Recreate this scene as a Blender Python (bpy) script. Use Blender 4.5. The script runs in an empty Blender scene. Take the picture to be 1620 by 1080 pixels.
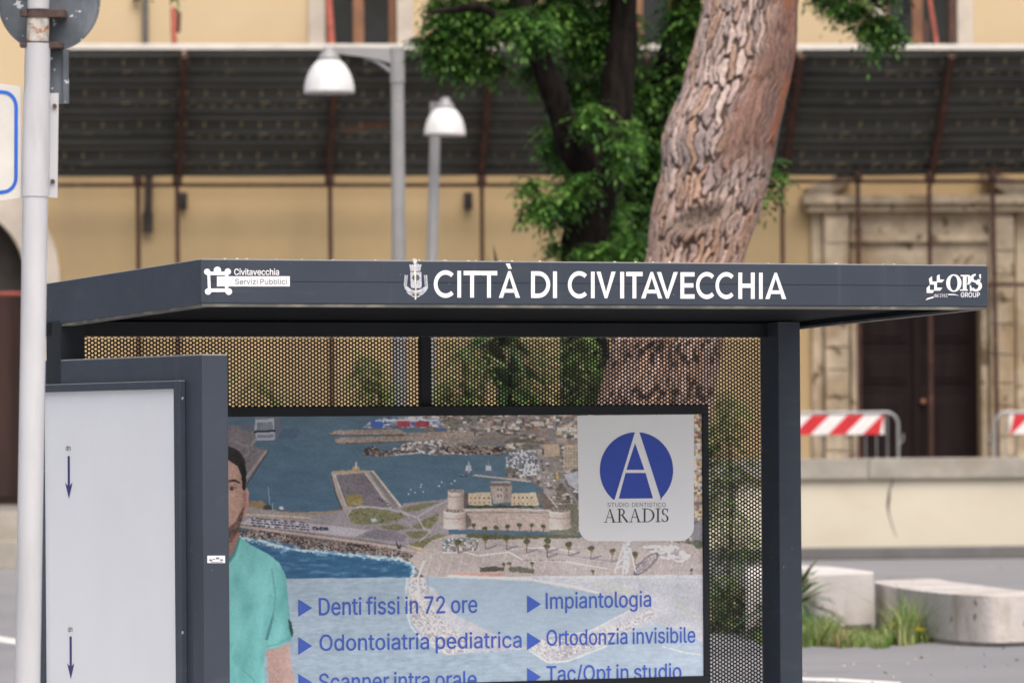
import bpy, bmesh, math, random
import numpy as np
from mathutils import Vector, Matrix
from mathutils.geometry import tessellate_polygon

C = bpy.context.scene.collection
SC = bpy.context.scene
R = math.radians
rnd = random.Random(7)
rng = np.random.default_rng(11)

# ------------------------------------------------------------------ camera, sky, sun, exposure
ROLL = 0.0075
FPX = 9000.0                      # focal length in photo pixels (200 mm on 36 mm film)
CAMZ = 1.6
HX, HY = 810.0, 690.0             # where the level line of sight meets the 1620x1080 picture
cr, sr = math.cos(ROLL), math.sin(ROLL)
cam_d = bpy.data.cameras.new("camera")
cam = bpy.data.objects.new("camera", cam_d)
C.objects.link(cam)
SC.camera = cam
cam_d.sensor_width = 36.0
cam_d.lens = FPX / 1620.0 * 36.0
cam_d.shift_y = (HY - 540.0) / 1620.0
cam_d.clip_start = 0.5
cam_d.clip_end = 2000
cam.matrix_world = Matrix(((cr, sr, 0, 0), (0, 0, -1, 0), (-sr, cr, 0, CAMZ), (0, 0, 0, 1)))
cam_d.dof.use_dof = True
cam_d.dof.focus_distance = 25.0
cam_d.dof.aperture_fstop = 5.2

SUN_EL, SUN_AZ = 57.0, 166.0      # azimuth measured from +Y towards +X
w = bpy.data.worlds.new("World")
SC.world = w
w.use_nodes = True
nt = w.node_tree
bg = nt.nodes["Background"]
sky = nt.nodes.new("ShaderNodeTexSky")
sky.sky_type = 'NISHITA'
sky.sun_disc = False
sky.sun_elevation = R(SUN_EL)
sky.sun_rotation = R(SUN_AZ)
sky.air_density = 1.0
sky.dust_density = 7.0
sky.ozone_density = 0.6
nt.links.new(sky.outputs[0], bg.inputs[0])
bg.inputs[1].default_value = 0.10
sun_d = bpy.data.lights.new("sun", 'SUN')
sun_d.energy = 1.3
sun_d.angle = R(60)
sun_d.color = (1.0, 0.985, 0.97)
sun = bpy.data.objects.new("sun", sun_d)
C.objects.link(sun)
sdir = Vector((math.sin(R(SUN_AZ)) * math.cos(R(SUN_EL)), math.cos(R(SUN_AZ)) * math.cos(R(SUN_EL)), math.sin(R(SUN_EL))))
sun.rotation_euler = sdir.to_track_quat('Z', 'Y').to_euler()
sun.location = (10, -10, 30)
SC.view_settings.view_transform = 'Standard'
SC.view_settings.look = 'None'
SC.view_settings.gamma = 1
SC.view_settings.exposure = 0.78
SC.cycles.use_denoising = True
SC.cycles.max_bounces = 8
SC.cycles.transparent_max_bounces = 8

# ------------------------------------------------------------------ frames: real places in metres
CAM = Vector((0, 0, CAMZ))
def ray(px, py):
    xc, yc = (px - HX) / FPX, (HY - py) / FPX
    return Vector((xc * cr + yc * sr, 1.0, -xc * sr + yc * cr))
def at(px, py, Y):
    return CAM + ray(px, py) * Y
class Fr:
    """A frame standing at O, turned by yaw: u runs along, v runs away from the street, z up."""
    def __init__(s, O, yaw):
        s.O = Vector(O); s.yaw = yaw
        s.eu = Vector((math.cos(yaw), math.sin(yaw), 0)); s.ev = Vector((-math.sin(yaw), math.cos(yaw), 0))
    def pix(s, px, py, v=0.0):
        d = ray(px, py)
        t = ((s.O + s.ev * v) - CAM).dot(s.ev) / d.dot(s.ev)
        p = CAM + d * t - s.O
        return (p.dot(s.eu), p.z)
    def loc(s, p):
        q = Vector(p) - s.O
        return (q.dot(s.eu), q.dot(s.ev), q.z)
    def px_of(s, U, V, Z):
        X = s.O.x + U * s.eu.x + V * s.ev.x; Y = s.O.y + U * s.eu.y + V * s.ev.y; Zw = s.O.z + Z - CAMZ
        return HX + FPX * (X * cr - Zw * sr) / Y, HY - FPX * (X * sr + Zw * cr) / Y

def thing(name, fr, label, cat, group=None, kind=None):
    o = bpy.data.objects.new(name, None)
    o.empty_display_size = 0.2
    C.objects.link(o)
    o.location = fr.O; o.rotation_euler = (0, 0, fr.yaw)
    o["label"] = label; o["category"] = cat
    if group: o["group"] = group
    if kind: o["kind"] = kind
    return o
def tag(o, label=None, cat=None, group=None, kind=None):
    if label: o["label"] = label
    if cat: o["category"] = cat
    if group: o["group"] = group
    if kind: o["kind"] = kind
    return o
def copy_tree(o, parent=None):
    c = o.copy(); C.objects.link(c)
    if parent is not None: c.parent = parent
    for ch in list(o.children): copy_tree(ch, c)
    return c

class MB:
    """Collects shapes, then links them as ONE mesh object."""
    def __init__(s): s.v = []; s.f = []; s.m = []; s.smooth = []
    def add(s, verts, faces, mi=0, smooth=False):
        b = len(s.v); s.v.extend([tuple(p) for p in verts])
        for f in faces:
            s.f.append([i + b for i in f]); s.m.append(mi); s.smooth.append(smooth)
        return s
    def box(s, u0, u1, v0, v1, z0, z1, mi=0):
        P = [(u0, v0, z0), (u1, v0, z0), (u1, v1, z0), (u0, v1, z0), (u0, v0, z1), (u1, v0, z1), (u1, v1, z1), (u0, v1, z1)]
        return s.add(P, [(0, 3, 2, 1), (4, 5, 6, 7), (0, 1, 5, 4), (1, 2, 6, 5), (2, 3, 7, 6), (3, 0, 4, 7)], mi)
    def hexa(s, P, mi=0):
        return s.add(P, [(0, 3, 2, 1), (4, 5, 6, 7), (0, 1, 5, 4), (1, 2, 6, 5), (2, 3, 7, 6), (3, 0, 4, 7)], mi)
    def prism(s, poly, v0, v1, mi=0):
        """polygon in (u,z), thickness from v0 to v1"""
        n = len(poly)
        tri = tessellate_polygon([[Vector((p[0], p[1], 0)) for p in poly]])
        F = [(p[0], v0, p[1]) for p in poly]; B = [(p[0], v1, p[1]) for p in poly]
        fs = [tuple(t) for t in tri] + [tuple(i + n for i in reversed(t)) for t in tri]
        fs += [(i, (i + 1) % n, (i + 1) % n + n, i + n) for i in range(n)]
        return s.add(F + B, fs, mi)
    def slab(s, poly, z0, z1, mi=0):
        """polygon in plan (u,v), from z0 to z1"""
        n = len(poly)
        tri = tessellate_polygon([[Vector((p[0], p[1], 0)) for p in poly]])
        Bo = [(p[0], p[1], z0) for p in poly]; T = [(p[0], p[1], z1) for p in poly]
        fs = [tuple(i + n for i in t) for t in tri] + [tuple(reversed(t)) for t in tri]
        fs += [(i, (i + 1) % n, (i + 1) % n + n, i + n) for i in range(n)]
        return s.add(Bo + T, fs, mi)
    def flat(s, polys, v, mi=0):
        for poly in polys:
            tri = tessellate_polygon([[Vector((p[0], p[1], 0)) for p in poly]])
            s.add([(p[0], v, p[1]) for p in poly], [tuple(t) for t in tri], mi)
        return s
    def tube(s, pts, rad, seg=12, mi=0, caps=True, wob=0.0):
        pts = [Vector(p) for p in pts]
        if not hasattr(rad, '__len__'): rad = [rad] * len(pts)
        V = []; Fs = []
        prev = None
        for i, p in enumerate(pts):
            a = pts[max(0, i - 1)]; b = pts[min(len(pts) - 1, i + 1)]
            t = (b - a).normalized()
            if prev is None:
                prev = Vector((1, 0, 0)) if abs(t.x) < 0.9 else Vector((0, 1, 0))
            n = (prev - t * prev.dot(t)).normalized(); prev = n
            bb = t.cross(n)
            for k in range(seg):
                a_ = 2 * math.pi * k / seg
                r_ = rad[i] * (1 + (wob * (rnd.random() - 0.5) if wob else 0))
                V.append(p + n * math.cos(a_) * r_ + bb * math.sin(a_) * r_)
        for i in range(len(pts) - 1):
            for k in range(seg):
                k2 = (k + 1) % seg
                Fs.append((i * seg + k, i * seg + k2, (i + 1) * seg + k2, (i + 1) * seg + k))
        s.add(V, Fs, mi, True)
        if caps:
            m = len(pts) - 1
            s.add([V[k] for k in range(seg)], [tuple(range(seg - 1, -1, -1))], mi)
            s.add([V[m * seg + k] for k in range(seg)], [tuple(range(seg))], mi)
        return s
    def lathe(s, prof, cu, cv, cz, seg=32, mi=0):
        V = []; Fs = []
        for r_, z in prof:
            for k in range(seg):
                a = 2 * math.pi * k / seg
                V.append((cu + r_ * math.cos(a), cv + r_ * math.sin(a), cz + z))
        for i in range(len(prof) - 1):
            for k in range(seg):
                k2 = (k + 1) % seg
                Fs.append((i * seg + k, i * seg + k2, (i + 1) * seg + k2, (i + 1) * seg + k))
        return s.add(V, Fs, mi, True)
    def build(s, name, mats, parent=None, bevel=0.0):
        me = bpy.data.meshes.new(name)
        me.from_pydata(s.v, [], s.f)
        if not isinstance(mats, (list, tuple)): mats = [mats]
        for m in mats: me.materials.append(m)
        me.polygons.foreach_set('material_index', s.m)
        me.polygons.foreach_set('use_smooth', s.smooth)
        me.update()
        o = bpy.data.objects.new(name, me)
        C.objects.link(o)
        if parent is not None: o.parent = parent
        if bevel > 0:
            b = o.modifiers.new('bevel', 'BEVEL'); b.width = bevel; b.segments = 2; b.limit_method = 'ANGLE'; b.angle_limit = R(50)
        return o

def np_mesh(name, verts, quads, mat, parent=None, colors=None, smooth=False, attr='tint'):
    """big meshes straight from numpy: verts (N,3), quads (M,4); colors per vertex, linear rgb"""
    me = bpy.data.meshes.new(name)
    verts = np.ascontiguousarray(verts, dtype=np.float32); quads = np.ascontiguousarray(quads, dtype=np.int32)
    k = quads.shape[1]
    me.vertices.add(len(verts)); me.vertices.foreach_set('co', verts.ravel())
    me.loops.add(quads.size); me.loops.foreach_set('vertex_index', quads.ravel())
    me.polygons.add(len(quads)); me.polygons.foreach_set('loop_start', np.arange(0, quads.size, k, dtype=np.int32))
    if smooth: me.polygons.foreach_set('use_smooth', np.ones(len(quads), dtype=bool))
    if colors is not None:
        at_ = me.attributes.new(attr, 'FLOAT_COLOR', 'POINT')
        cc = np.ones((len(verts), 4), dtype=np.float32); cc[:, :3] = colors
        at_.data.foreach_set('color', cc.ravel())
    me.materials.append(mat)
    me.update(calc_edges=True)
    o = bpy.data.objects.new(name, me); C.objects.link(o)
    if parent is not None: o.parent = parent
    return o

# ------------------------------------------------------------------ materials
def lin(c):
    return tuple(((x / 255.0) / 12.92 if x / 255.0 <= 0.04045 else ((x / 255.0 + 0.055) / 1.055) ** 2.4) for x in c)
class NT:
    def __init__(s, name):
        s.m = bpy.data.materials.new(name); s.m.use_nodes = True
        s.t = s.m.node_tree; s.b = s.t.nodes['Principled BSDF']
        s.tc = s.t.nodes.new('ShaderNodeTexCoord'); s.co = s.tc.outputs['Object']
    def n(s, typ, **kw):
        x = s.t.nodes.new(typ)
        for k, v in kw.items(): setattr(x, k, v)
        return x
    def l(s, a, b): s.t.links.new(a, b)
    def mapping(s, scale):
        m = s.n('ShaderNodeMapping'); m.inputs['Scale'].default_value = scale; s.l(s.co, m.inputs['Vector']); return m.outputs[0]
    def noise(s, scale, det=4, stretch=None, rough=0.55):
        x = s.n('ShaderNodeTexNoise'); x.inputs['Scale'].default_value = scale; x.inputs['Detail'].default_value = det
        x.inputs['Roughness'].default_value = rough
        s.l(s.mapping(stretch) if stretch else s.co, x.inputs['Vector']); return x.outputs['Fac']
    def ramp(s, f, a, b, ca=(0, 0, 0, 1), cb=(1, 1, 1, 1)):
        x = s.n('ShaderNodeValToRGB'); x.color_ramp.elements[0].position = a; x.color_ramp.elements[1].position = b
        x.color_ramp.elements[0].color = ca; x.color_ramp.elements[1].color = cb
        s.l(f, x.inputs[0]); return x.outputs[0]
    def mix(s, f, a, b, typ='MIX'):
        x = s.n('ShaderNodeMix', data_type='RGBA', blend_type=typ)
        if hasattr(f, 'is_linked'): s.l(f, x.inputs[0])
        else: x.inputs[0].default_value = f
        for v, i in ((a, 6), (b, 7)):
            if hasattr(v, 'is_linked'): s.l(v, x.inputs[i])
            else: x.inputs[i].default_value = (v[0], v[1], v[2], 1)
        return x.outputs[2]
    def col(s, c):
        if hasattr(c, 'is_linked'): s.l(c, s.b.inputs['Base Color'])
        else: s.b.inputs['Base Color'].default_value = (c[0], c[1], c[2], 1)
    def bump(s, f, strength=0.3, dist=0.01):
        x = s.n('ShaderNodeBump'); x.inputs['Strength'].default_value = strength; x.inputs['Distance'].default_value = dist
        s.l(f, x.inputs['Height']); s.l(x.outputs[0], s.b.inputs['Normal'])
def mat(name, c, rough=0.6, var=0.2, scale=3.0, dark=None, metal=0.0, bump=0.0, bscale=None, stretch=None, spec=0.5,
        specks=None, speck_col=(0.6, 0.6, 0.58), streak=None, streak_col=None):
    t = NT(name)
    d = dark if dark else tuple(x * (1 - var * 1.6) for x in c)
    hi = tuple(min(1, x * (1 + var * 0.5)) for x in c)
    col = t.mix(t.ramp(t.noise(scale, 6, stretch), 0.3, 0.7), d, hi)
    if streak:
        col = t.mix(t.ramp(t.noise(streak[0], 5, streak[1]), streak[2], streak[3]), col, streak_col)
    if specks:
        col = t.mix(t.ramp(t.noise(specks[0], 2), specks[1], specks[1] + 0.02), col, speck_col)
    t.col(col)
    t.b.inputs['Roughness'].default_value = rough; t.b.inputs['Metallic'].default_value = metal
    t.b.inputs['Specular IOR Level'].default_value = spec
    if bump: t.bump(t.noise(bscale or scale * 8, 5), bump, 0.02)
    return t.m
def tint_mat(name, rough=0.6, spec=0.3, attr='tint', bump=0.0, trans=0.0, coat=0.0, var=None):
    t = NT(name)
    a = t.n('ShaderNodeAttribute'); a.attribute_name = attr
    c = a.outputs['Color']
    if var: c = t.mix(t.ramp(t.noise(var[0], 4), 0.3, 0.7), c, t.mix(1.0, c, (var[1],) * 3, 'MULTIPLY'))
    t.col(c)
    t.b.inputs['Roughness'].default_value = rough; t.b.inputs['Specular IOR Level'].default_value = spec
    if coat: t.b.inputs['Coat Weight'].default_value = coat; t.b.inputs['Coat Roughness'].default_value = 0.15
    if bump: t.bump(t.noise(40, 5), bump, 0.01)
    if trans:
        tr = t.n('ShaderNodeBsdfTranslucent'); t.l(c, tr.inputs['Color'])
        ms = t.n('ShaderNodeMixShader'); ms.inputs[0].default_value = trans
        out = t.t.nodes['Material Output']
        t.l(t.b.outputs[0], ms.inputs[1]); t.l(tr.outputs[0], ms.inputs[2]); t.l(ms.outputs[0], out.inputs['Surface'])
    return t.m

M = {}
M['asphalt'] = mat('asphalt', (0.23, 0.228, 0.236), 0.9, 0.10, 0.35, bump=0.3, bscale=60, specks=(25, 0.72), speck_col=(0.28, 0.27, 0.26), streak=(1.2, (0.3, 1, 1), 0.55, 0.75), streak_col=(0.175, 0.173, 0.178))
M['paving'] = mat('paving', (0.2, 0.19, 0.175), 0.9, 0.15, 0.8, bump=0.2, bscale=30)
M['bounce_slab'] = mat('pale_bounce_slab', (0.52, 0.51, 0.49), 0.9, 0.1, 1.5, bump=0.2, bscale=30)
M['paint_white'] = mat('road_paint', (0.7, 0.69, 0.66), 0.8, 0.15, 4, streak=(9, None, 0.55, 0.7), streak_col=(0.4, 0.39, 0.38))
M['steel'] = mat('charcoal_steel', (0.062, 0.073, 0.092), 0.42, 0.16, 1.4, bump=0.06, bscale=160, spec=0.5,
                 specks=(95, 0.765), speck_col=(0.42, 0.42, 0.4), streak=(16, (1, 1, 0.09), 0.66, 0.8), streak_col=(0.12, 0.125, 0.13))
t = NT('charcoal_paint')
c = t.mix(t.ramp(t.noise(1.4, 6), 0.3, 0.7), (0.031, 0.041, 0.060), (0.041, 0.053, 0.075))
c = t.mix(t.ramp(t.noise(16, 5, (1, 1, 0.07)), 0.60, 0.85), c, (0.07, 0.078, 0.092))
c = t.mix(t.ramp(t.noise(5, 6, (1, 1, 3)), 0.58, 0.80), c, (0.060, 0.066, 0.078))
c = t.mix(t.ramp(t.noise(110, 2, (1, 1, 0.22)), 0.752, 0.768), c, (0.33, 0.33, 0.31))
c = t.mix(t.ramp(t.noise(70, 2), 0.80, 0.815), c, (0.5, 0.49, 0.46))
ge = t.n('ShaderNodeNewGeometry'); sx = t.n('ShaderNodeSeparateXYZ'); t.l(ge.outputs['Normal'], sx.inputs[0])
c = t.mix(t.ramp(sx.outputs[2], 0.25, 0.6), c, (0.30, 0.295, 0.29))  # upward faces painted paler, standing in for light caught on the roof edge
t.col(c); t.b.inputs['Specular IOR Level'].default_value = 0.4
rr_ = t.n('ShaderNodeMapRange'); t.l(t.noise(3, 5), rr_.inputs[0]); rr_.inputs[3].default_value = 0.32; rr_.inputs[4].default_value = 0.6; t.l(rr_.outputs[0], t.b.inputs['Roughness'])
t.bump(t.noise(7, 3), 0.05, 0.02)
M['steel'] = t.m
M['steel_dark'] = mat('dark_steel', (0.014, 0.018, 0.024), 0.5, 0.2, 2.0, spec=0.3, specks=(80, 0.8), speck_col=(0.25, 0.25, 0.25))
M['steel_edge'] = mat('steel_lip', (0.10, 0.10, 0.095), 0.6, 0.2, 4.0, streak=(8, (1, 1, 1), 0.5, 0.7), streak_col=(0.2, 0.19, 0.16))
M['roof_dirt'] = mat('roof_top', (0.28, 0.28, 0.28), 0.8, 0.3, 6, streak=(30, None, 0.55, 0.62), streak_col=(0.08, 0.075, 0.06))
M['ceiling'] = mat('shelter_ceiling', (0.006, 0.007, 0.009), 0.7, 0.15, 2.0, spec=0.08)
M['perf'] = mat('perforated_sheet', (0.018, 0.019, 0.021), 0.5, 0.2, 3.0, spec=0.25)
M['vinyl'] = mat('white_vinyl', (0.80, 0.80, 0.83), 0.45, 0.04, 12)
M['vinyl_grey'] = mat('grey_vinyl', (0.52, 0.54, 0.60), 0.5, 0.2, 60)
M['vinyl_dark'] = mat('dark_vinyl', (0.17, 0.18, 0.21), 0.5, 0.1, 20)
M['dropping'] = mat('dropping', (0.72, 0.68, 0.6), 0.8, 0.25, 90)
M['sheet'] = mat('timetable_sheet', (0.76, 0.79, 0.83), 0.3, 0.035, 0.9, spec=0.5, specks=(60, 0.8), speck_col=(0.3, 0.3, 0.3))
M['arrow'] = mat('arrow_ink', (0.035, 0.025, 0.16), 0.4, 0.08, 20)
M['ink'] = mat('black_ink', (0.03, 0.03, 0.035), 0.4, 0.1, 20)
M['card'] = mat('white_card', (0.89, 0.91, 0.945), 0.35, 0.03, 2)
M['logo_blue'] = mat('logo_blue', (0.03, 0.075, 0.46), 0.35, 0.06, 4)
M['text_blue'] = mat('text_blue', (0.07, 0.15, 0.64), 0.35, 0.06, 4)
M['screw'] = mat('screw_metal', (0.6, 0.6, 0.6), 0.35, 0.1, 40, metal=0.6)
M['pole_white'] = mat('white_pole_paint', (0.52, 0.525, 0.55), 0.45, 0.12, 2.2, stretch=(3, 3, 0.6), specks=(38, 0.76), speck_col=(0.5, 0.38, 0.25), streak=(14, (1, 1, 0.15), 0.62, 0.8), streak_col=(0.42, 0.41, 0.42))
M['pole_rust'] = mat('peeling_paint', (0.55, 0.52, 0.47), 0.7, 0.3, 30, streak=(14, (1, 1, 1.5), 0.48, 0.56), streak_col=(0.30, 0.10, 0.03))
M['rust_clamp'] = mat('rusty_clamp', (0.10, 0.06, 0.05), 0.8, 0.4, 25, bump=0.4)
M['sign_back'] = mat('sign_back_metal', (0.12, 0.14, 0.165), 0.45, 0.3, 6, metal=0.3, specks=(28, 0.66), speck_col=(0.55, 0.57, 0.6), streak=(9, (1, 1, 0.3), 0.55, 0.8), streak_col=(0.22, 0.25, 0.28))
M['sign_face'] = mat('cream_sign_face', (0.60, 0.585, 0.55), 0.5, 0.08, 6)
M['sign_blue'] = mat('sign_blue', (0.02, 0.12, 0.55), 0.4, 0.08, 8)
M['lamp_grey'] = mat('lamp_grey_paint', (0.30, 0.30, 0.305), 0.45, 0.12, 2)
M['lamp_white'] = mat('lamp_shade_white', (0.74, 0.74, 0.745), 0.4, 0.07, 3, streak=(10, (1, 1, 0.3), 0.5, 0.75), streak_col=(0.56, 0.555, 0.53))
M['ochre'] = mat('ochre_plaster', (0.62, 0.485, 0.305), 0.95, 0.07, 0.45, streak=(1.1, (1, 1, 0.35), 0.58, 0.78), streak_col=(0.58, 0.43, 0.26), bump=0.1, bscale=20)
M['ochre_shaded'] = mat('shaded_ochre_plaster', (0.46, 0.34, 0.185), 0.95, 0.10, 0.45, streak=(0.9, (1, 1, 0.3), 0.52, 0.75), streak_col=(0.37, 0.275, 0.16), bump=0.1, bscale=20)  # canopy shade painted into the plaster as a deeper ochre
M['stone_pale'] = mat('pale_stone', (0.62, 0.55, 0.47), 0.9, 0.14, 2.5)
M['travertine'] = mat('stained_travertine', (0.47, 0.385, 0.28), 0.9, 0.25, 2.6, streak=(2.0, (1, 1, 0.7), 0.50, 0.70), streak_col=(0.27, 0.19, 0.11), specks=(4.5, 0.62), speck_col=(0.16, 0.115, 0.07), bump=0.4, bscale=9)
M['plinth_stone'] = mat('grey_plinth_stone', (0.34, 0.315, 0.275), 0.9, 0.2, 2.5, streak=(1.4, (0.4, 1, 1), 0.55, 0.75), streak_col=(0.26, 0.225, 0.175))
M['cream_wall'] = mat('cream_render', (0.57, 0.525, 0.425), 0.95, 0.06, 0.6, streak=(1.3, (0.6, 1, 1.4), 0.55, 0.75), streak_col=(0.52, 0.46, 0.36), bump=0.1, bscale=20)
M['kerb'] = mat('grey_kerb_stone', (0.14, 0.135, 0.135), 0.9, 0.15, 2.5)
M['door'] = mat('dark_wood_door', (0.015, 0.008, 0.009), 0.5, 0.3, 1.6, stretch=(4, 1, 0.5), spec=0.15)
M['door_brown'] = mat('brown_wood_door', (0.04, 0.014, 0.01), 0.6, 0.3, 1.6, stretch=(4, 1, 0.5))
M['win_frame'] = mat('window_wood', (0.27, 0.13, 0.07), 0.6, 0.2, 4)
M['glass'] = mat('window_glass', (0.02, 0.025, 0.03), 0.06, 0.3, 1.5, spec=0.6)
M['rust'] = mat('rusty_tube', (0.060, 0.022, 0.015), 0.75, 0.35, 5, streak=(6, None, 0.58, 0.72), streak_col=(0.15, 0.06, 0.035))
M['red_tube'] = mat('red_primer_tube', (0.33, 0.075, 0.05), 0.7, 0.25, 5)
M['pipe_grey'] = mat('grey_pipe', (0.13, 0.12, 0.125), 0.6, 0.2, 3)
M['fixture'] = mat('dark_fixture', (0.04, 0.032, 0.028), 0.6, 0.3, 5)
M['lip'] = mat('canopy_lip', (0.66, 0.63, 0.58), 0.7, 0.12, 2.0)
M['concrete'] = mat('white_concrete', (0.62, 0.585, 0.56), 0.9, 0.08, 1.3, streak=(2.6, (1, 1, 0.6), 0.55, 0.72), streak_col=(0.46, 0.42, 0.385), specks=(18, 0.70), speck_col=(0.33, 0.29, 0.26), bump=0.3, bscale=30)
M['concrete_old'] = mat('weathered_concrete', (0.56, 0.52, 0.49), 0.9, 0.12, 1.6, streak=(3.2, (1, 1, 0.45), 0.50, 0.70), streak_col=(0.36, 0.315, 0.275), specks=(7, 0.66), speck_col=(0.24, 0.20, 0.17), bump=0.4, bscale=25)
M['wood_bark'] = mat('dark_bark', (0.019, 0.015, 0.013), 0.95, 0.5, 5, spec=0.1, stretch=(3, 3, 0.7), bump=0.8, bscale=14)
M['barrier_metal'] = mat('galvanised_tube', (0.36, 0.37, 0.38), 0.4, 0.15, 5, metal=0.4)
M['stripe_white'] = mat('barrier_white', (0.74, 0.73, 0.73), 0.5, 0.06, 8)
M['stripe_red'] = mat('barrier_red', (0.56, 0.02, 0.03), 0.5, 0.08, 8)
M['leaf'] = tint_mat('leaf', 0.5, 0.3, trans=0.38)
M['bark_tint'] = tint_mat('pine_bark', 0.9, 0.15, bump=0.5, var=(30, 0.72))
M['print'] = tint_mat('poster_print', 0.4, 0.35)

# ------------------------------------------------------------------ numpy noise
def hash2(ix, iy, seed):
    h = (ix.astype(np.int64) * 374761393 + iy.astype(np.int64) * 668265263 + seed * 974634777) & 0xFFFFFFFF
    h = ((h ^ (h >> 13)) * 1274126177) & 0xFFFFFFFF
    h = (h ^ (h >> 16)) & 0xFFFFFFFF
    return h / 4294967295.0
def vnoise(x, y, seed=0):
    ix, iy = np.floor(x), np.floor(y); fx, fy = x - ix, y - iy
    fx = fx * fx * (3 - 2 * fx); fy = fy * fy * (3 - 2 * fy)
    a = hash2(ix, iy, seed); b = hash2(ix + 1, iy, seed); c = hash2(ix, iy + 1, seed); d = hash2(ix + 1, iy + 1, seed)
    return (a * (1 - fx) + b * fx) * (1 - fy) + (c * (1 - fx) + d * fx) * fy
def fbm(x, y, seed=0, o=4):
    s = 0; a = 0.5; t = 0
    for i in range(o):
        s = s + a * vnoise(x * 2 ** i, y * 2 ** i, seed + i * 17); t += a; a *= 0.5
    return s / t

# ================================================================== SETTING
g = MB()
g.add([(-500, -60, 0), (500, -60, 0), (500, 1500, 0), (-500, 1500, 0)], [(0, 1, 2, 3)])
tag(g.build('ground', M['asphalt']), kind='structure')
FB = Fr((0, 80, 0), R(6.7))            # the old building's street front
FW = Fr((0, 72, 0), R(6.7))            # the parapet wall in front of it
FLOOR = 0.70
m = MB(); m.box(-14, 30, 0.42, 8.6, 0.02, FLOOR)
o = m.build('terrace_floor', M['paving']); o.location = FW.O; o.rotation_euler = (0, 0, FW.yaw); tag(o, kind='structure')
m = MB(); m.add([(-6, 17.2, .004), (7, 17.2, .004), (9.5, 28.5, .004), (-7.5, 28.5, .004)], [(0, 1, 2, 3)]); tag(m.build('bounce_slab', M['bounce_slab']), kind='structure')  # unseen pale slab added to bounce light up onto the poster
def mark(poly_px, name='road_marking'):
    P = []
    for px, py in poly_px:
        d = ray(px, py); t = -CAMZ / d.z; p = CAM + d * t; P.append((p.x, p.y, 0.004))
    mm = MB(); mm.add(P, [tuple(range(len(P)))])
    return tag(mm.build(name, M['paint_white']), kind='structure')
mark([(1210, 1070), (1330, 1073), (1425, 1079), (1425, 1084), (1330, 1079), (1210, 1075)])
mark([(-160, 985), (-20, 1003), (60, 1016), (60, 1024), (-20, 1013), (-160, 995)])

# ------------------------------------------------------------------ building
bld = thing('building', FB, 'ochre plastered old building with stone framed doors behind the debris canopy', 'building')
def rect_px(fr, x0, y0, x1, y1, v):
    a = fr.pix(x0, y0, v); b = fr.pix(x1, y1, v)
    return (min(a[0], b[0]), max(a[0], b[0]), min(a[1], b[1]), max(a[1], b[1]))
def wall_with_holes(mb, outer, holes, v0, depth):
    loops = [outer] + holes
    flat_ = [p for l in loops for p in l]
    tri = tessellate_polygon([[Vector((p[0], p[1], 0)) for p in l] for l in loops])
    mb.add([(p[0], v0, p[1]) for p in flat_], [tuple(t) for t in tri])
    for l in loops:
        n = len(l)
        mb.add([(p[0], v0, p[1]) for p in l] + [(p[0], v0 + depth, p[1]) for p in l],
               [(i, (i + 1) % n, (i + 1) % n + n, i + n) for i in range(n)])
wins = []
for cx in (570, 1012, 1456):
    u0, u1, z0, z1 = rect_px(FB, cx - 56, 100, cx + 56, -150, 0)
    wins.append((u0, u1, z0, z1))
dr = rect_px(FB, 1358, 800, 1552, 425, 0); dr = (dr[0], dr[1], FLOOR, dr[3])
ac = FB.pix(-75, 440, 0); ar = 113 / 112.0; aro = 166 / 112.0
arch = [(ac[0] + ar, FLOOR), (ac[0] + ar, ac[1])] + [(ac[0] + ar * math.cos(a), ac[1] + ar * math.sin(a)) for a in np.linspace(0.1, math.pi - 0.1, 22)] + [(ac[0] - ar, ac[1]), (ac[0] - ar, FLOOR)]
def rp(r): return [(r[0], r[2]), (r[1], r[2]), (r[1], r[3]), (r[0], r[3])]
m = MB()
ZSPL = FB.pix(810, 268, 0)[1]               # painted canopy shade starts here, behind the canopy's foot
wall_with_holes(m, [(-22, ZSPL), (26, ZSPL), (26, 11.0), (-22, 11.0)], [rp(w_) for w_ in wins], 0.0, 0.45)
m.build('wall', M['ochre'], bld)
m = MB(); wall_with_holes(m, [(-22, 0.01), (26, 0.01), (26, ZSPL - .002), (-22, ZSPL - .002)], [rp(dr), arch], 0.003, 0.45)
m.build('ground_storey_wall', M['ochre_shaded'], bld)
m = MB(); m.box(-22, 26, 0.45, 6, 10.9, 11.2); m.box(-22, 26, 0.46, 0.6, 0.0, 10.9)
m.build('roof', M['pipe_grey'], bld)
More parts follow.
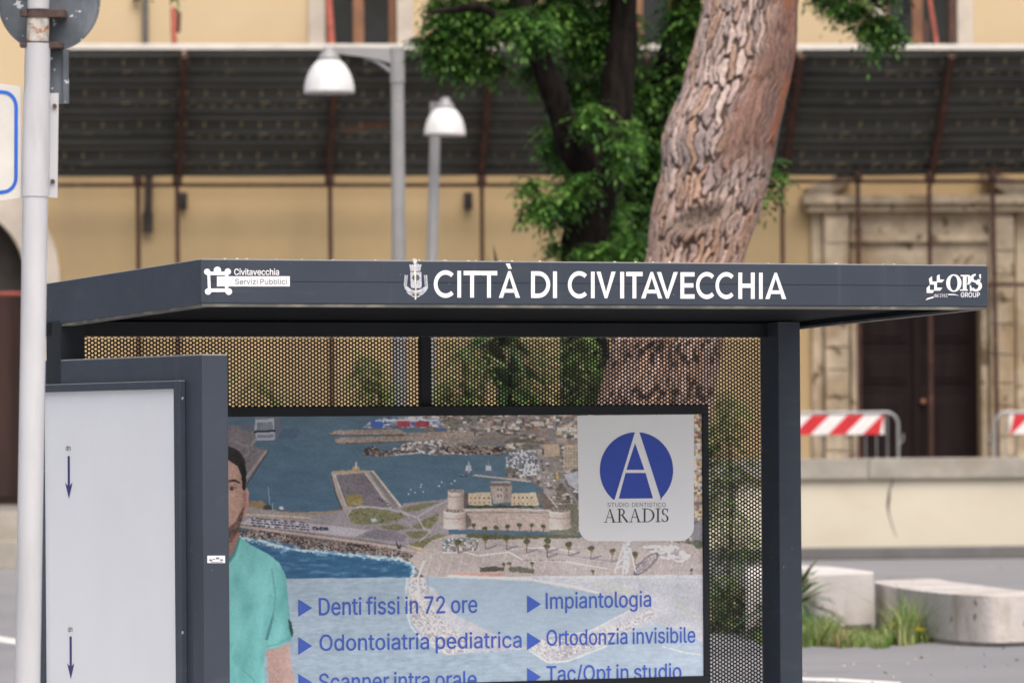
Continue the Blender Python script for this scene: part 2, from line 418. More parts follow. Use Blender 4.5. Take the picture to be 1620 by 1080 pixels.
for i, (u0, u1, z0, z1) in enumerate(wins):
    f = MB(); t_ = 0.09
    f.box(u0, u0 + t_, 0.15, 0.24, z0, z1); f.box(u1 - t_, u1, 0.15, 0.24, z0, z1)
    um = (u0 + u1) / 2 - 0.015
    f.box(um - 0.075, um + 0.075, 0.15, 0.24, z0, z1)
    for zz in (z0, z1 - 0.1, z0 + (z1 - z0) * 0.66): f.box(u0 + t_, um - 0.075, 0.155, 0.235, zz, zz + 0.07); f.box(um + 0.075, u1 - t_, 0.155, 0.235, zz, zz + 0.07)
    fo = f.build('window', M['win_frame'], bld)
    p = MB(); p.box(u0 + 0.02, u1 - 0.02, 0.19, 0.2, z0 + 0.02, z1 - 0.02); p.build('pane', M['glass'], fo)
    s_ = MB(); sw = 0.23
    s_.box(u0 - sw, u0, -0.07, 0.14, z0 - 0.1, z1); s_.box(u1, u1 + sw, -0.07, 0.14, z0 - 0.1, z1); s_.box(u0 - sw - 0.05, u1 + sw + 0.05, -0.1, 0.14, z1, z1 + 0.3)
    s_.box(u0 - sw - 0.05, u1 + sw + 0.05, -0.12, 0.14, z0 - 0.25, z0 - 0.1)
    s_.build('surround', M['stone_pale'], fo, 0.01)
# the panelled door
d = MB(); d.box(dr[0], dr[1], 0.30, 0.36, dr[2], dr[3])
um = (dr[0] + dr[1]) / 2
for k in (0, 1):
    a0, a1 = (dr[0] + 0.05, um - 0.06) if k == 0 else (um + 0.06, dr[1] - 0.05)
    H = dr[3] - dr[2]
    for z0, z1 in ((0.06, 0.44), (0.50, 0.62), (0.68, 0.96)):
        d.box(a0 + 0.06, a1 - 0.06, 0.275, 0.302, dr[2] + z0 * H, dr[2] + z1 * H)
        d.box(a0 + 0.14, a1 - 0.14, 0.255, 0.276, dr[2] + z0 * H + 0.07, dr[2] + z1 * H - 0.07)
d.box(um - 0.045, um + 0.045, 0.25, 0.302, dr[2], dr[3])
do = d.build('door', M['door'], bld, 0.008)
k = MB(); k.lathe([(0.0, -0.04), (0.035, -0.03), (0.045, 0), (0.035, 0.03), (0, 0.04)], *(lambda q: (q[0], 0.23, q[1]))(FB.pix(1461, 635, 0.2)), seg=16)
k.build('handle', M['win_frame'], do)
# stone portal
P_ = MB()
def pbox(x0, y0, x1, y1, v0, v1, mb=None):
    a = rect_px(FB, x0, y0, x1, y1, v0); (mb or P_).box(a[0], a[1], v0, v1, a[2], a[3])
zb = FLOOR
def pil(x0, x1, v0, ytop=335):
    a = rect_px(FB, x0, ytop, x1, 700, v0); P_.box(a[0], a[1], v0, -0.001, zb, a[3])
pil(1284, 1303, -0.10); pil(1303.5, 1345, -0.22); pil(1345.5, 1357.5, -0.14, 424)
pil(1552.5, 1564, -0.14, 424); pil(1564.5, 1606, -0.22); pil(1606.5, 1626, -0.10)
pbox(1345.5, 383, 1564, 424, -0.16, -0.001)
pbox(1345.5, 371, 1564, 382.7, -0.26, -0.001)
pbox(1345.5, 336, 1564, 370.7, -0.12, -0.001)
pbox(1276, 322, 1634, 334, -0.34, -0.001); pbox(1272, 309, 1638, 321.7, -0.44, -0.001)
for sgn, x0, x1 in ((1, 1278, 1352), (-1, 1634, 1560)):
    a = FB.pix(x0, 309, -0.4); b = FB.pix(x1, 283, -0.4); c = FB.pix(x1, 267, -0.4); e = FB.pix(x0, 298, -0.4)
    poly = [a, (a[0] + 0.35 * sgn, a[1]), (b[0], b[1] + 0.02), c, e]
    P_.prism(poly if sgn > 0 else poly[::-1], -0.42, -0.001)
P_.build('portal', M['travertine'], bld, 0.012)
# weathered ashlar courses beside the door
for (x0, x1) in ((1306, 1343), (1567, 1604)):
    y = 345; m = MB()
    while y < 790:
        h = 34 + rnd.random() * 22
        a = rect_px(FB, x0, y, x1, y + h - 2, -0.22); m.box(a[0], a[1], -0.22 - 0.025 - rnd.random() * 0.03, -0.2205, max(zb + .01, a[2]), a[3]); y += h
    m.build('portal_block', M['travertine'], bld, 0.015)
# arch surround and its dark leaf
out_ = [(ac[0] + aro, FLOOR), (ac[0] + aro, ac[1])] + [(ac[0] + aro * math.cos(a), ac[1] + aro * math.sin(a)) for a in np.linspace(0.1, math.pi - 0.1, 22)] + [(ac[0] - aro, ac[1]), (ac[0] - aro, FLOOR)]
m = MB(); n_ = len(arch)
V_ = [(p[0], -0.12, p[1]) for p in arch] + [(p[0], -0.12, p[1]) for p in out_] + [(p[0], -0.001, p[1]) for p in arch] + [(p[0], -0.001, p[1]) for p in out_]
F_ = []
for i in range(n_ - 1):
    F_ += [(i, i + 1, i + 1 + n_, i + n_), (i + n_, i + 1 + n_, i + 1 + 3 * n_, i + 3 * n_), (i, i + 2 * n_, i + 1 + 2 * n_, i + 1)]
m.add(V_, F_); m.build('arch_surround', M['stone_pale'], bld)
m = MB(); m.box(ac[0] - ar, ac[0] + ar, 0.38, 0.43, FLOOR, ac[1] - 0.2)
for k in range(-4, 5): m.box(ac[0] + k * 0.24 - 0.1, ac[0] + k * 0.24 + 0.1, 0.355, 0.381, FLOOR + 0.1, ac[1] - 0.35)
m.build('arch_door', M['door_brown'], bld)
m = MB(); m.box(ac[0] - ar, ac[0] + ar, 0.40, 0.44, ac[1] - 0.2, ac[1] + ar)
m.build('fanlight', M['fixture'], bld)
# pipes and fixtures on the wall
def wall_tube(fr, x0, y0, x1, y1, v, r, name, mt, par, v2=None):
    a = fr.pix(x0, y0, v); b = fr.pix(x1, y1, v if v2 is None else v2)
    mm = MB(); mm.tube([(a[0], v, a[1]), (b[0], v if v2 is None else v2, b[1])], r, 10); return mm.build(name, mt, par)
wall_tube(FB, 230, -120, 230, 120, -0.09, 0.042, 'downpipe', M['pipe_grey'], bld)
m = MB(); a = FB.pix(234, 366, -.1); b = FB.pix(236, 250, -.1)
m.tube([(a[0], -.1, a[1]), (b[0], -.1, b[1])], 0.055, 10); m.tube([(a[0], -.1, a[1] - .02), (a[0], -.1, a[1] + .26)], 0.072, 10)
m.build('downpipe', M['fixture'], bld)
for x in (290, 741):
    a = FB.pix(x, 318, -.12); m = MB(); m.box(a[0] - .055, a[0] + .055, -.16, -.002, a[1] - .12, a[1] + .12); m.box(a[0] - .02, a[0] + .02, -.2, -.16, a[1] - .05, a[1] + .05); m.build('floodlight', M['fixture'], bld, .01)
a = FB.pix(216, 0, -.1); m = MB(); m.lathe([(0, -.03), (.05, -.03), (.06, .02), (.03, .08)], a[0], -.1, a[1] + .02, 12); m.build('wall_fixture', M['fixture'], bld)

# ------------------------------------------------------------------ scaffold canopy in front of the building
can = thing('scaffold_canopy', FB, 'dark inclined debris canopy of steel planks on rusty scaffold tubes', 'canopy')
VB, VT = -0.40, -1.95
zb_ = FB.pix(810, 277, VB)[1]; zt_ = FB.pix(810, 82, VT)[1]
dirv = Vector((VT - VB, zt_ - zb_)); Ls = dirv.length; dirv.normalize(); nrm = Vector((-dirv.y, dirv.x))
if nrm.x > 0: nrm = -nrm               # towards the street and down
nrm = Vector((-abs(dirv.y), -abs(dirv.x)))
def cpt(s_, h):                          # s along the slope, h out of it on the street side
    return (VB + dirv.x * s_ + nrm.x * h, zb_ + dirv.y * s_ + nrm.y * h)
raf = [45, 287, 525, 768, 1012, 1252, 1487, 1725]
ub = [FB.pix(x, 200, (VB + VT) / 2)[0] for x in raf]
M['plank'] = None
t = NT('perforated_plank')
uv = t.n('ShaderNodeAttribute'); uv.attribute_name = 'run'
sep = t.n('ShaderNodeSeparateColor'); t.l(uv.outputs['Color'], sep.inputs[0])
def mth(op, a, b=None):
    x = t.n('ShaderNodeMath', operation=op)
    for i, v in enumerate((a, b)):
        if v is None: continue
        if hasattr(v, 'is_linked'): t.l(v, x.inputs[i])
        else: x.inputs[i].default_value = v
    return x.outputs[0]
U_, S_ = sep.outputs[0], sep.outputs[1]
def spots(per_u, wu, per_s, off, hs, hide):
    a = mth('LESS_THAN', mth('FRACT', mth('MULTIPLY', U_, 1.0 / per_u)), wu)
    b = mth('LESS_THAN', mth('ABSOLUTE', mth('SUBTRACT', mth('FRACT', mth('MULTIPLY', S_, 1.0 / per_s)), off)), hs)
    c = t.ramp(t.noise(0.5, 2), hide, hide + 0.1)
    c2 = t.ramp(t.noise(9.0, 2), 0.30, 0.5)
    return mth('MULTIPLY', mth('MULTIPLY', a, b), mth('MULTIPLY', c, c2))
pp = Ls / 4.0
sp = mth('MAXIMUM', spots(0.255, 0.09, pp, 0.70, 0.10, 0.40), mth('MAXIMUM', spots(0.17, 0.35, pp, 0.30, 0.025, 0.5), spots(0.51, 0.25, pp, 0.46, 0.02, 0.45)))
base = t.mix(t.ramp(t.noise(1.5, 5, (0.4, 1, 1)), 0.3, 0.7), (0.045, 0.046, 0.043), (0.080, 0.081, 0.076))
base = t.mix(t.ramp(t.noise(1.1, 3, (0.7, 1, 3)), 0.66, 0.74), base, (0.14, 0.07, 0.045))
base = t.mix(sp, base, (0.30, 0.25, 0.16))  # pale spots stand in for daylight showing through the plank holes
t.col(base); t.b.inputs['Roughness'].default_value = 0.75; t.b.inputs['Specular IOR Level'].default_value = 0.15
M['plank'] = t.m
for bi in range(len(ub) - 1):
    u0, u1 = ub[bi] + 0.02, ub[bi + 1] - 0.02
    prof = []
    for k_ in range(4):
        s0 = k_ * pp; j = rnd.uniform(-0.01, 0.01)
        prof += [(s0 + 0.004, 0.0), (s0 + 0.03, 0.045 + j), (s0 + pp * .20, 0.045 + j), (s0 + pp * .22, 0.02), (s0 + pp * .38, 0.02), (s0 + pp * .40, 0.05 + j),
                 (s0 + pp * .52, 0.05 + j), (s0 + pp * .545, 0.015), (s0 + pp * .90, 0.015), (s0 + pp * .93, 0.06 + j), (s0 + pp * .985, 0.06 + j)]
    n = len(prof)
    sag = rnd.uniform(-0.02, 0.02)
    V = []; A = []
    cols = 9
    for i in range(cols):
        u = u0 + (u1 - u0) * i / (cols - 1)
        for s_, h in prof:
            q = cpt(s_, h + sag * math.sin(math.pi * i / (cols - 1))); V.append((u, q[0], q[1])); A.append((u + 30 + bi * 0.13, s_, 0))
        for s_, h in reversed(prof):
            q = cpt(s_, -0.05); V.append((u, q[0], q[1])); A.append((0.9, s_, 0))
    Q = []
    nn = 2 * n
    for i in range(cols - 1):
        for k_ in range(nn):
            k2 = (k_ + 1) % nn
            Q.append((i * nn + k_, i * nn + k2, (i + 1) * nn + k2, (i + 1) * nn + k_))
    np_mesh('plank_panel', np.array(V), np.array(Q), M['plank'], can, np.array(A), attr='run')
for i, u in enumerate(ub):
    m = MB(); a0, a1, b0, b1 = cpt(-0.05, 0.06), cpt(-0.05, 0.17), cpt(Ls + 0.03, 0.06), cpt(Ls + 0.03, 0.17)
    h = 0.042; ut = u + 0.0
    m.hexa([(u - h, a0[0], a0[1]), (u + h, a0[0], a0[1]), (u + h, a1[0], a1[1]), (u - h, a1[0], a1[1]),
            (u - h, b0[0], b0[1]), (u + h, b0[0], b0[1]), (u + h, b1[0], b1[1]), (u - h, b1[0], b1[1])])
    for q in range(7):
        c_ = cpt(0.15 + q * Ls / 7.2, 0.175); m.tube([(u + 0.03 * (-1) ** q, c_[0], c_[1]), (u + 0.03 * (-1) ** q, c_[0] + nrm.x * .02, c_[1] + nrm.y * .02)], 0.014, 6)
    m.build('rafter', M['rust'], can)
m = MB(); a = cpt(Ls + 0.035, 0.0)
m.box(ub[0], ub[-1], a[0] - 0.05, a[0] + 0.03, a[1] - 0.005, a[1] + 0.075); m.build('edge_rail', M['lip'], can, 0.01)
for x, ht in ((45, 300), (218, 290), (280, 290), (522, 290), (762, 290), (1005, 290), (1237, 285), (1357, 283), (1470, 283), (1570, 283)):
    v = -0.62; a = FB.pix(x, ht - 14, v)
    m = MB(); m.tube([(a[0] + (.05 if x > 1500 else 0), v, FLOOR), (a[0], v, a[1])], 0.032, 10)
    m.lathe([(0.06, -0.12), (0.065, -0.02), (0.05, 0.0)], a[0], v, a[1] - 0.02, 10)
    m.build('post', M['rust'], can)
def ledger(x0, x1, y, v=-0.58, r=0.027, mt='rust', nm='ledger'):
    a = FB.pix(x0, y, v); b = FB.pix(x1, y, v); m = MB(); m.tube([(a[0], v, a[1]), (b[0], v, b[1])], r, 8); m.build(nm, M[mt], can)
ledger(-120, 1240, 293); ledger(1240, 1760, 287); ledger(1562, 1760, 450); ledger(-150, 60, 465, -0.58, 0.03, 'red_tube')
def tie(x0, y0, x1, y1, v0, v1, r, mt):
    a = FB.pix(x0, y0, v0); b = FB.pix(x1, y1, v1); m = MB(); m.tube([(a[0], v0, a[1]), (b[0], v1, b[1])], r, 8); m.build('tie_rod', M[mt], can)
tie(516, -60, 526, 82, -0.1, VT, 0.045, 'red_tube'); tie(1466, -30, 1484, 82, -0.1, VT, 0.03, 'red_tube')
tie(1506, -60, 1505, 82, -1.5, VT, 0.05, 'rust'); tie(274, 15, 276, 82, -1.0, VT, 0.04, 'red_tube'); tie(283, 20, 282, 50, -1.02, -1.2, 0.03, 'rust'); tie(1466, 35, 1466, 82, -1.2, VT, 0.03, 'rust')

# ------------------------------------------------------------------ parapet wall, steps, barriers
pw = thing('parapet_wall', FW, 'cream rendered parapet wall with grey stone cap and a long crack', 'wall')
zt = FW.pix(1440, 724, 0)[1]; zc = FW.pix(1440, 757, 0)[1]; zk = FW.pix(1440, 863, 0)[1]
ul = FW.pix(560, 800, 0)[0]
m = MB(); m.box(ul, 24, 0.06, 0.42, 0.0, zc); m.build('wall', M['cream_wall'], pw)
m = MB()
u = ul - 0.05
while u < 24:
    L_ = rnd.uniform(1.9, 2.6); m.box(u, u + L_ - 0.008, -0.02, 0.5, zc + .002, zt + rnd.uniform(-.006, .006)); u += L_
m.build('cap', M['plinth_stone'], pw, 0.012)
m = MB(); m.box(ul - 0.05, 24, -0.22, 0.058, 0.0, zk - 0.01); m.build('plinth', M['kerb'], pw, 0.02)
cr_ = [(1412, 757), (1411, 765), (1407, 775), (1406, 790), (1404.5, 800), (1406, 812), (1410, 825), (1414, 838), (1418, 848)]
wd = [1, 1, 1.2, 2.0, 1.6, .8, .7, .6, .5]
L1 = [FW.pix(x - w_ * 1.2, y, .057) for (x, y), w_ in zip(cr_, wd)]; R1 = [FW.pix(x + w_ * 1.2, y, .057) for (x, y), w_ in zip(cr_, wd)]
m = MB(); m.flat([L1 + R1[::-1]], 0.057); m.build('crack', M['fixture'], pw)
st = thing('entrance_steps', FW, 'low stone steps in front of the arched doorway', 'steps')
ur = FW.pix(200, 800, 0)[0]
m = MB(); m.box(ur - 9, ur, 0.0, 0.42, 0.0, FLOOR + .004); m.build('tread', M['plinth_stone'], st, 0.01)
m = MB(); m.box(ur - 9, ur, -0.5, -0.001, 0.0, FLOOR * .5); m.build('tread', M['plinth_stone'], st, 0.01)

def barrier(px_end, left_end, Yoff, label):
    v = 1.6
    a = FW.pix(px_end, 700, v)
    L_ = 1.72; H_ = FW.pix(px_end, 652, v)[1] - FLOOR
    fr = Fr(FW.O + FW.eu * a[0] + FW.ev * v + Vector((0, 0, FLOOR)), FW.yaw)
    b = thing('crowd_barrier', fr, label, 'barrier', 'crowd barriers on the terrace')
    s = -1 if not left_end else 1
    def X(t_): return s * t_
    rr = 0.16
    pts = [(X(0), 0, 0.02)] + [(X(rr - rr * math.cos(q)), 0, H_ - rr + rr * math.sin(q)) for q in np.linspace(0, math.pi / 2, 7)]
    pts += [(X(L_ - rr + rr * math.sin(q)), 0, H_ - rr + rr * math.cos(q)) for q in np.linspace(0, math.pi / 2, 7)] + [(X(L_), 0, 0.02)]
    m = MB(); m.tube(pts, 0.02, 10); m.tube([(X(0), 0, .2), (X(L_), 0, .2)], 0.014, 8); m.build('frame', M['barrier_metal'], b)
    m = MB()
    for k_ in range(1, 12): m.tube([(X(L_ * k_ / 12), 0, .2), (X(L_ * k_ / 12), 0, H_ - .02)], 0.008, 6)
    m.build('bars', M['barrier_metal'], b)
    m = MB(); m.tube([(X(-.012), 0.02, H_ - .42), (X(-.07), 0.02, H_ - .36), (X(-.07), .02, H_ - .28)], 0.012, 6); m.build('hook', M['barrier_metal'], b); m = MB(); m.tube([(X(L_ + .01), 0.02, H_ - .42), (X(L_ + .07), 0.02, H_ - .36), (X(L_ + .07), .02, H_ - .5)], 0.012, 6); m.build('hook', M['barrier_metal'], b)
    for q in (0.12, L_ - .12):
        m = MB(); m.tube([(X(q), -.3, 0.015), (X(q), -.02, .1), (X(q), .02, .1), (X(q), .3, .015)], 0.016, 8); m.build('foot', M['barrier_metal'], b)
    z0, z1 = H_ - 0.285, H_ - 0.03
    x0, x1 = 0.19, L_ - .19
    m = MB(); m.box(min(X(x0), X(x1)), max(X(x0), X(x1)), -0.035, -0.022, z0, z1, 0)
    x = x0 - .2
    sl = 0.26
    while x < x1:
        # red slanted bands, clipped to the board
        lo = lambda q: min(max(q, x0), x1)
        q0, q1 = (x, x + .23) if s > 0 else (x, x + .23)
        if s > 0: poly = [(lo(q0), z0), (lo(q1), z0), (lo(q1 + sl), z1), (lo(q0 + sl), z1)]
        else: poly = [(-lo(q0 + sl), z0), (-lo(q1 + sl), z0), (-lo(q1), z1), (-lo(q0), z1)]
        if len(set(poly)) == 4: m.flat([poly], -0.037, 1)
        x += 0.46
    m.build('board', [M['stripe_white'], M['stripe_red']], b)
    return b
barrier(1421, False, 0, 'crowd barrier with red and white board standing left of the dark door')
barrier(1574, True, 0, 'crowd barrier with red and white board standing right of the dark door')

# ------------------------------------------------------------------ concrete planter blocks
def ground_h(px, py, h):
    d = ray(px, py); t = (h - CAMZ) / d.z; return CAM + d * t
fr = Fr(at(1330, 1000, 45.4) * 1, 0); fr.O.z = 0
H1 = 0.49
pl = [ground_h(x, y, H1) for x, y in ((1180, 911), (1290, 909.5), (1382, 905), (1381.6, 903.5), (1318, 895.5), (1230, 892), (1180, 893))]
m = MB(); m.slab([(p.x - fr.O.x, p.y - fr.O.y) for p in pl], 0.075, H1)
q = [((p.x - fr.O.x) * .985 - .02, (p.y - fr.O.y) * .96 + .06) for p in pl]
m.slab(q, 0.0, 0.0745)
o = m.build('concrete_block', M['concrete'], None, 0.012); o.location = fr.O
tag(o, 'square white concrete block ending the planter beside the weeds', 'concrete block')
H2 = 0.385
fr = Fr(at(1500, 1010, 44) * 1, 0); fr.O.z = 0
front = [(1384, 921.5), (1405, 926), (1430, 930.5), (1465, 935), (1500, 938.5), (1535, 940.5), (1570, 941.5), (1605, 941), (1640, 939.5), (1700, 935), (1760, 928)]
back = [(1800, 925), (1700, 930), (1640, 934.5), (1600, 931.5), (1560, 926.5), (1530, 922.5), (1505, 919.5), (1475, 914.5), (1440, 915.5), (1384, 918.5)]
def dense(L_, k=6):
    P_ = [Vector((x, y, 0)) for x, y in L_]; out = []
    for i in range(len(P_) - 1):
        p0, p1, p2, p3 = P_[max(i - 1, 0)], P_[i], P_[i + 1], P_[min(i + 2, len(P_) - 1)]
        for j in range(k):
            f = j / k; out.append(0.5 * ((2 * p1) + (p2 - p0) * f + (2 * p0 - 5 * p1 + 4 * p2 - p3) * f * f + (3 * p1 - p0 - 3 * p2 + p3) * f ** 3))
    return [(p.x, p.y) for p in out + [P_[-1]]]
pl = [ground_h(x, y, H2) for x, y in dense(front) + dense(back, 3)]
m = MB(); m.slab([(p.x - fr.O.x, p.y - fr.O.y) for p in pl], 0.03, H2)
m.slab([((p.x - fr.O.x) * .99, (p.y - fr.O.y) + .06) for p in pl], 0.0, 0.0295)
o = m.build('concrete_bench', M['concrete_old'], None, 0.012)
for p_ in o.data.polygons: p_.use_smooth = len(p_.vertices) == 4
o.data.set_sharp_from_angle(angle=R(40)); o.location = fr.O
tag(o, 'long curved pale concrete bench with stained front right of the weeds', 'bench')

# ------------------------------------------------------------------ leaves
def leaves_mesh(name, P, D, N, L_, W_, colr, parent, mt):
    """many folded diamond leaves: base P, direction D, side N, length L_, width W_"""
    n = len(P)
    up = np.cross(D, N); up /= np.linalg.norm(up, axis=1)[:, None] + 1e-9
    mid = P + D * (L_ * 0.42)[:, None]
    V = np.stack([P, mid + N * (W_ * .5)[:, None] - up * (L_ * .06)[:, None], P + D * L_[:, None] - up * (L_ * .05)[:, None], mid - N * (W_ * .5)[:, None] - up * (L_ * .06)[:, None]], 1).reshape(-1, 3)
    Q = np.arange(n * 4).reshape(n, 4)
    return np_mesh(name, V, Q, mt, parent, np.repeat(colr, 4, 0))
def fronds(centers, rx, count, fr, Lf=(0.28, 0.5), npair=6, pal=None, seed=1, leafl=(0.10, 0.17)):
    """pinnate sprays scattered through ellipsoid clumps; returns arrays in the frame of fr"""
    r = np.random.default_rng(seed)
    Ps, Ds, Ns, Ls_, Ws, Cs = [], [], [], [], [], []
    tot = sum(w_ for *_, w_ in centers)
    for (c, rr, w_) in centers:
        k = max(1, int(count * w_ / tot))
        for _ in range(k):
            q = r.normal(size=3); q /= np.linalg.norm(q); q *= r.random() ** 0.45
            p = np.array(c) + q * np.array(rr)
            ang = r.uniform(0, 2 * math.pi)
            d = np.array([math.cos(ang), math.sin(ang), r.uniform(-1.0, 0.25)]); d += 0.5 * q; d /= np.linalg.norm(d)
            L = r.uniform(*Lf)
            tone = r.random(); base = np.array(pal[int(tone * len(pal)) % len(pal)]) * r.uniform(0.75, 1.25)
            side = np.cross(d, [0, 0, 1]); side /= np.linalg.norm(side) + 1e-9
            tw = r.uniform(-.6, .6)
            for j in range(npair + 1):
                f = (j + 0.6) / (npair + 0.6)
                pos = p + d * L * f + np.array([0, 0, -1]) * L * 0.35 * f * f
                dd = d + np.array([0, 0, -0.7]) * f; dd /= np.linalg.norm(dd)
                for s_ in ((-1, 1) if j < npair else (0,)):
                    ld = dd * (0.55 if s_ else 1) + side * s_ * 0.85 + np.array([0, 0, -.25 + .1 * tw]); ld /= np.linalg.norm(ld)
                    nn_ = np.cross(ld, [tw * .5, .3 * tw, 1]); nn_ /= np.linalg.norm(nn_) + 1e-9
                    Ps.append(pos); Ds.append(ld); Ns.append(nn_); l_ = r.uniform(*leafl) * (1 - .3 * abs(f - .5)); Ls_.append(l_); Ws.append(l_ * r.uniform(.34, .46))
                    Cs.append(base * r.uniform(.85, 1.15))
    return [np.array(a) for a in (Ps, Ds, Ns, Ls_, Ws, Cs)]
def clump(fr, Y, lst):
    out = []
    for px, py, rx, ry, w_, *dy in lst:
        yy = Y + (dy[0] if dy else 0)
        p = at(px, py, yy); s = FPX / yy
        out.append((tuple(p - fr.O), (rx / s, max(rx, ry) / s * 1.1, ry / s), w_))
    return out
PAL = [(0.065, 0.165, 0.03), (0.10, 0.235, 0.04), (0.145, 0.30, 0.055), (0.08, 0.185, 0.05), (0.19, 0.35, 0.075), (0.045, 0.115, 0.025), (0.025, 0.065, 0.018)]
def limb(fr, Y, pts, mb, wob=.08, seg=14):
    P = []; Rr = []
    for i in range(len(pts) - 1):
        x0, y0, r0, *e0 = pts[i]; x1, y1, r1, *e1 = pts[i + 1]
        k_ = 5
        for j in range(k_ + (1 if i == len(pts) - 2 else 0)):
            f = j / k_; yy = Y + (e0[0] if e0 else 0) * (1 - f) + (e1[0] if e1 else 0) * f
            P.append(at(x0 + (x1 - x0) * f + rnd.uniform(-1, 1), y0 + (y1 - y0) * f, yy) - fr.O); Rr.append((r0 + (r1 - r0) * f) / (FPX / yy) * rnd.uniform(.94, 1.06))
    mb.tube(P, Rr, seg, wob=wob)
YT = 51.0
frA = Fr((at(925, 900, YT).x, YT, 0), 0)
ta = thing('leafy_tree', frA, 'dark forked tree with drooping green leaves right of the street lamps', 'tree', 'leafy trees on the piazza')
gy = 690 + 1.6 * FPX / YT
m = MB(); limb(frA, YT, [(930, gy + 2, 56), (928, 800, 46), (925, 520, 40), (922, 400, 38), (928, 350, 36), (950, 290, 34), (972, 190, 28), (984, 60, 24), (990, -120, 18), (1000, -300, 8)], m); m.build('trunk', M['wood_bark'], ta)
m = MB(); limb(frA, YT, [(948, 295, 24), (905, 235, 24, -.2), (878, 150, 21, -.4), (845, 70, 17, -.5), (810, -60, 12, -.5), (760, -200, 6, -.5)], m); m.build('limb', M['wood_bark'], ta)
m = MB(); limb(frA, YT, [(912, 360, 18), (890, 335, 14, -.3), (860, 345, 9, -.5), (835, 340, 4, -.6)], m); m.build('limb', M['wood_bark'], ta)
m = MB(); limb(frA, YT, [(840, 60, 10, -.5), (760, 10, 7, -.6), (680, 20, 4, -.6)], m); m.build('limb', M['wood_bark'], ta)
m = MB(); limb(frA, YT, [(820, -60, 9, -.5), (600, -120, 7, -.3), (420, -100, 5), (270, -45, 2.5)], m, seg=8); m.build('limb', M['wood_bark'], ta)
clA = clump(frA, YT, [(705, 65, 26, 38, .9), (735, 45, 45, 42, 1.1), (722, 88, 28, 20, .4), (785, 15, 45, 28, 1.0), (765, 100, 30, 18, .3), (870, 20, 60, 45, 1.9), (935, 40, 55, 60, 2.0, .3), (850, 110, 30, 25, .3, .6),
     (925, 140, 60, 50, .9, .7), (890, 215, 34, 38, .5, .2), (935, 185, 16, 25, .2, -.6), (985, 230, 20, 40, .3, -.6), (830, 40, 40, 30, .7, -.7), (940, 400, 30, 20, .25, -.5), (915, 290, 18, 25, .2, -.6), (965, 215, 42, 45, .7, .7), (905, 265, 30, 25, .2, .6), (862, 325, 36, 20, .45, -.5), (838, 290, 16, 14, .1, -.5), (905, 310, 25, 25, .3), (885, 388, 22, 12, .15), (965, 340, 25, 40, .35, .3), (1000, 380, 26, 24, .3, -.4), (715, 5, 36, 25, .6), (672, 62, 10, 14, .08),
     (700, -70, 70, 40, 1.2), (840, -80, 90, 50, 2), (960, -90, 90, 60, 2), (258, -22, 12, 7, .04), (300, -75, 60, 20, .2), (450, -85, 60, 22, .2), (600, -80, 60, 25, .3)])
f_ = fronds(clA, None, 7200, frA, pal=PAL, seed=3, Lf=(.10, .22), npair=3, leafl=(.055, .105))
leaves_mesh('crown', *f_, ta, M['leaf'])
frB = Fr((at(1008, 900, YT + 2).x, YT + 2, 0), 0)
tb = thing('leafy_tree', frB, 'darker leafy tree directly behind the leaning pine trunk', 'tree', 'leafy trees on the piazza')
gy2 = 690 + 1.6 * FPX / (YT + 2)
m = MB(); limb(frB, YT + 2, [(1000, gy2 + 2, 44), (1000, 700, 34), (1002, 420, 30), (1012, 280, 28), (1050, 140, 24), (1085, 20, 22), (1095, -100, 16), (1110, -260, 7)], m); m.build('trunk', M['wood_bark'], tb)
m = MB(); limb(frB, YT + 2, [(1015, 275, 14), (1070, 285, 12), (1150, 270, 9), (1225, 262, 3)], m); m.build('limb', M['wood_bark'], tb)
m = MB(); limb(frB, YT + 2, [(1092, -60, 14), (1200, -110, 11), (1320, -60, 7), (1400, 20, 2)], m); m.build('limb', M['wood_bark'], tb)
clB = clump(frB, YT + 2, [(975, 60, 40, 60, 1.2), (1000, 150, 48, 55, 1.3), (1085, 40, 38, 60, 1.3), (1075, 130, 30, 50, .8), (1010, 235, 45, 45, 1.1), (1050, 215, 30, 40, .7), (1000, 310, 42, 42, .9), (1045, 290, 25, 40, .5), (985, 375, 38, 32, .6), (1010, 345, 25, 30, .4), (960, 400, 30, 16, .2),
     (1222, 268, 13, 26, .16), (1215, 312, 10, 12, .06), (1150, 260, 50, 40, .4), (1345, 8, 34, 14, .35), (1383, 35, 22, 20, .45), (1402, 52, 14, 16, .2), (1320, -8, 40, 14, .3), (1380, 78, 8, 8, .03), (1100, -80, 100, 60, 2), (1260, -70, 90, 45, 1.2), (1390, -40, 50, 30, .6)])
f_ = fronds(clB, None, 4800, frB, pal=[tuple(x * .9 for x in c) for c in PAL], seed=5, Lf=(.10, .22), npair=3, leafl=(.055, .105))
leaves_mesh('crown', *f_, tb, M['leaf'])

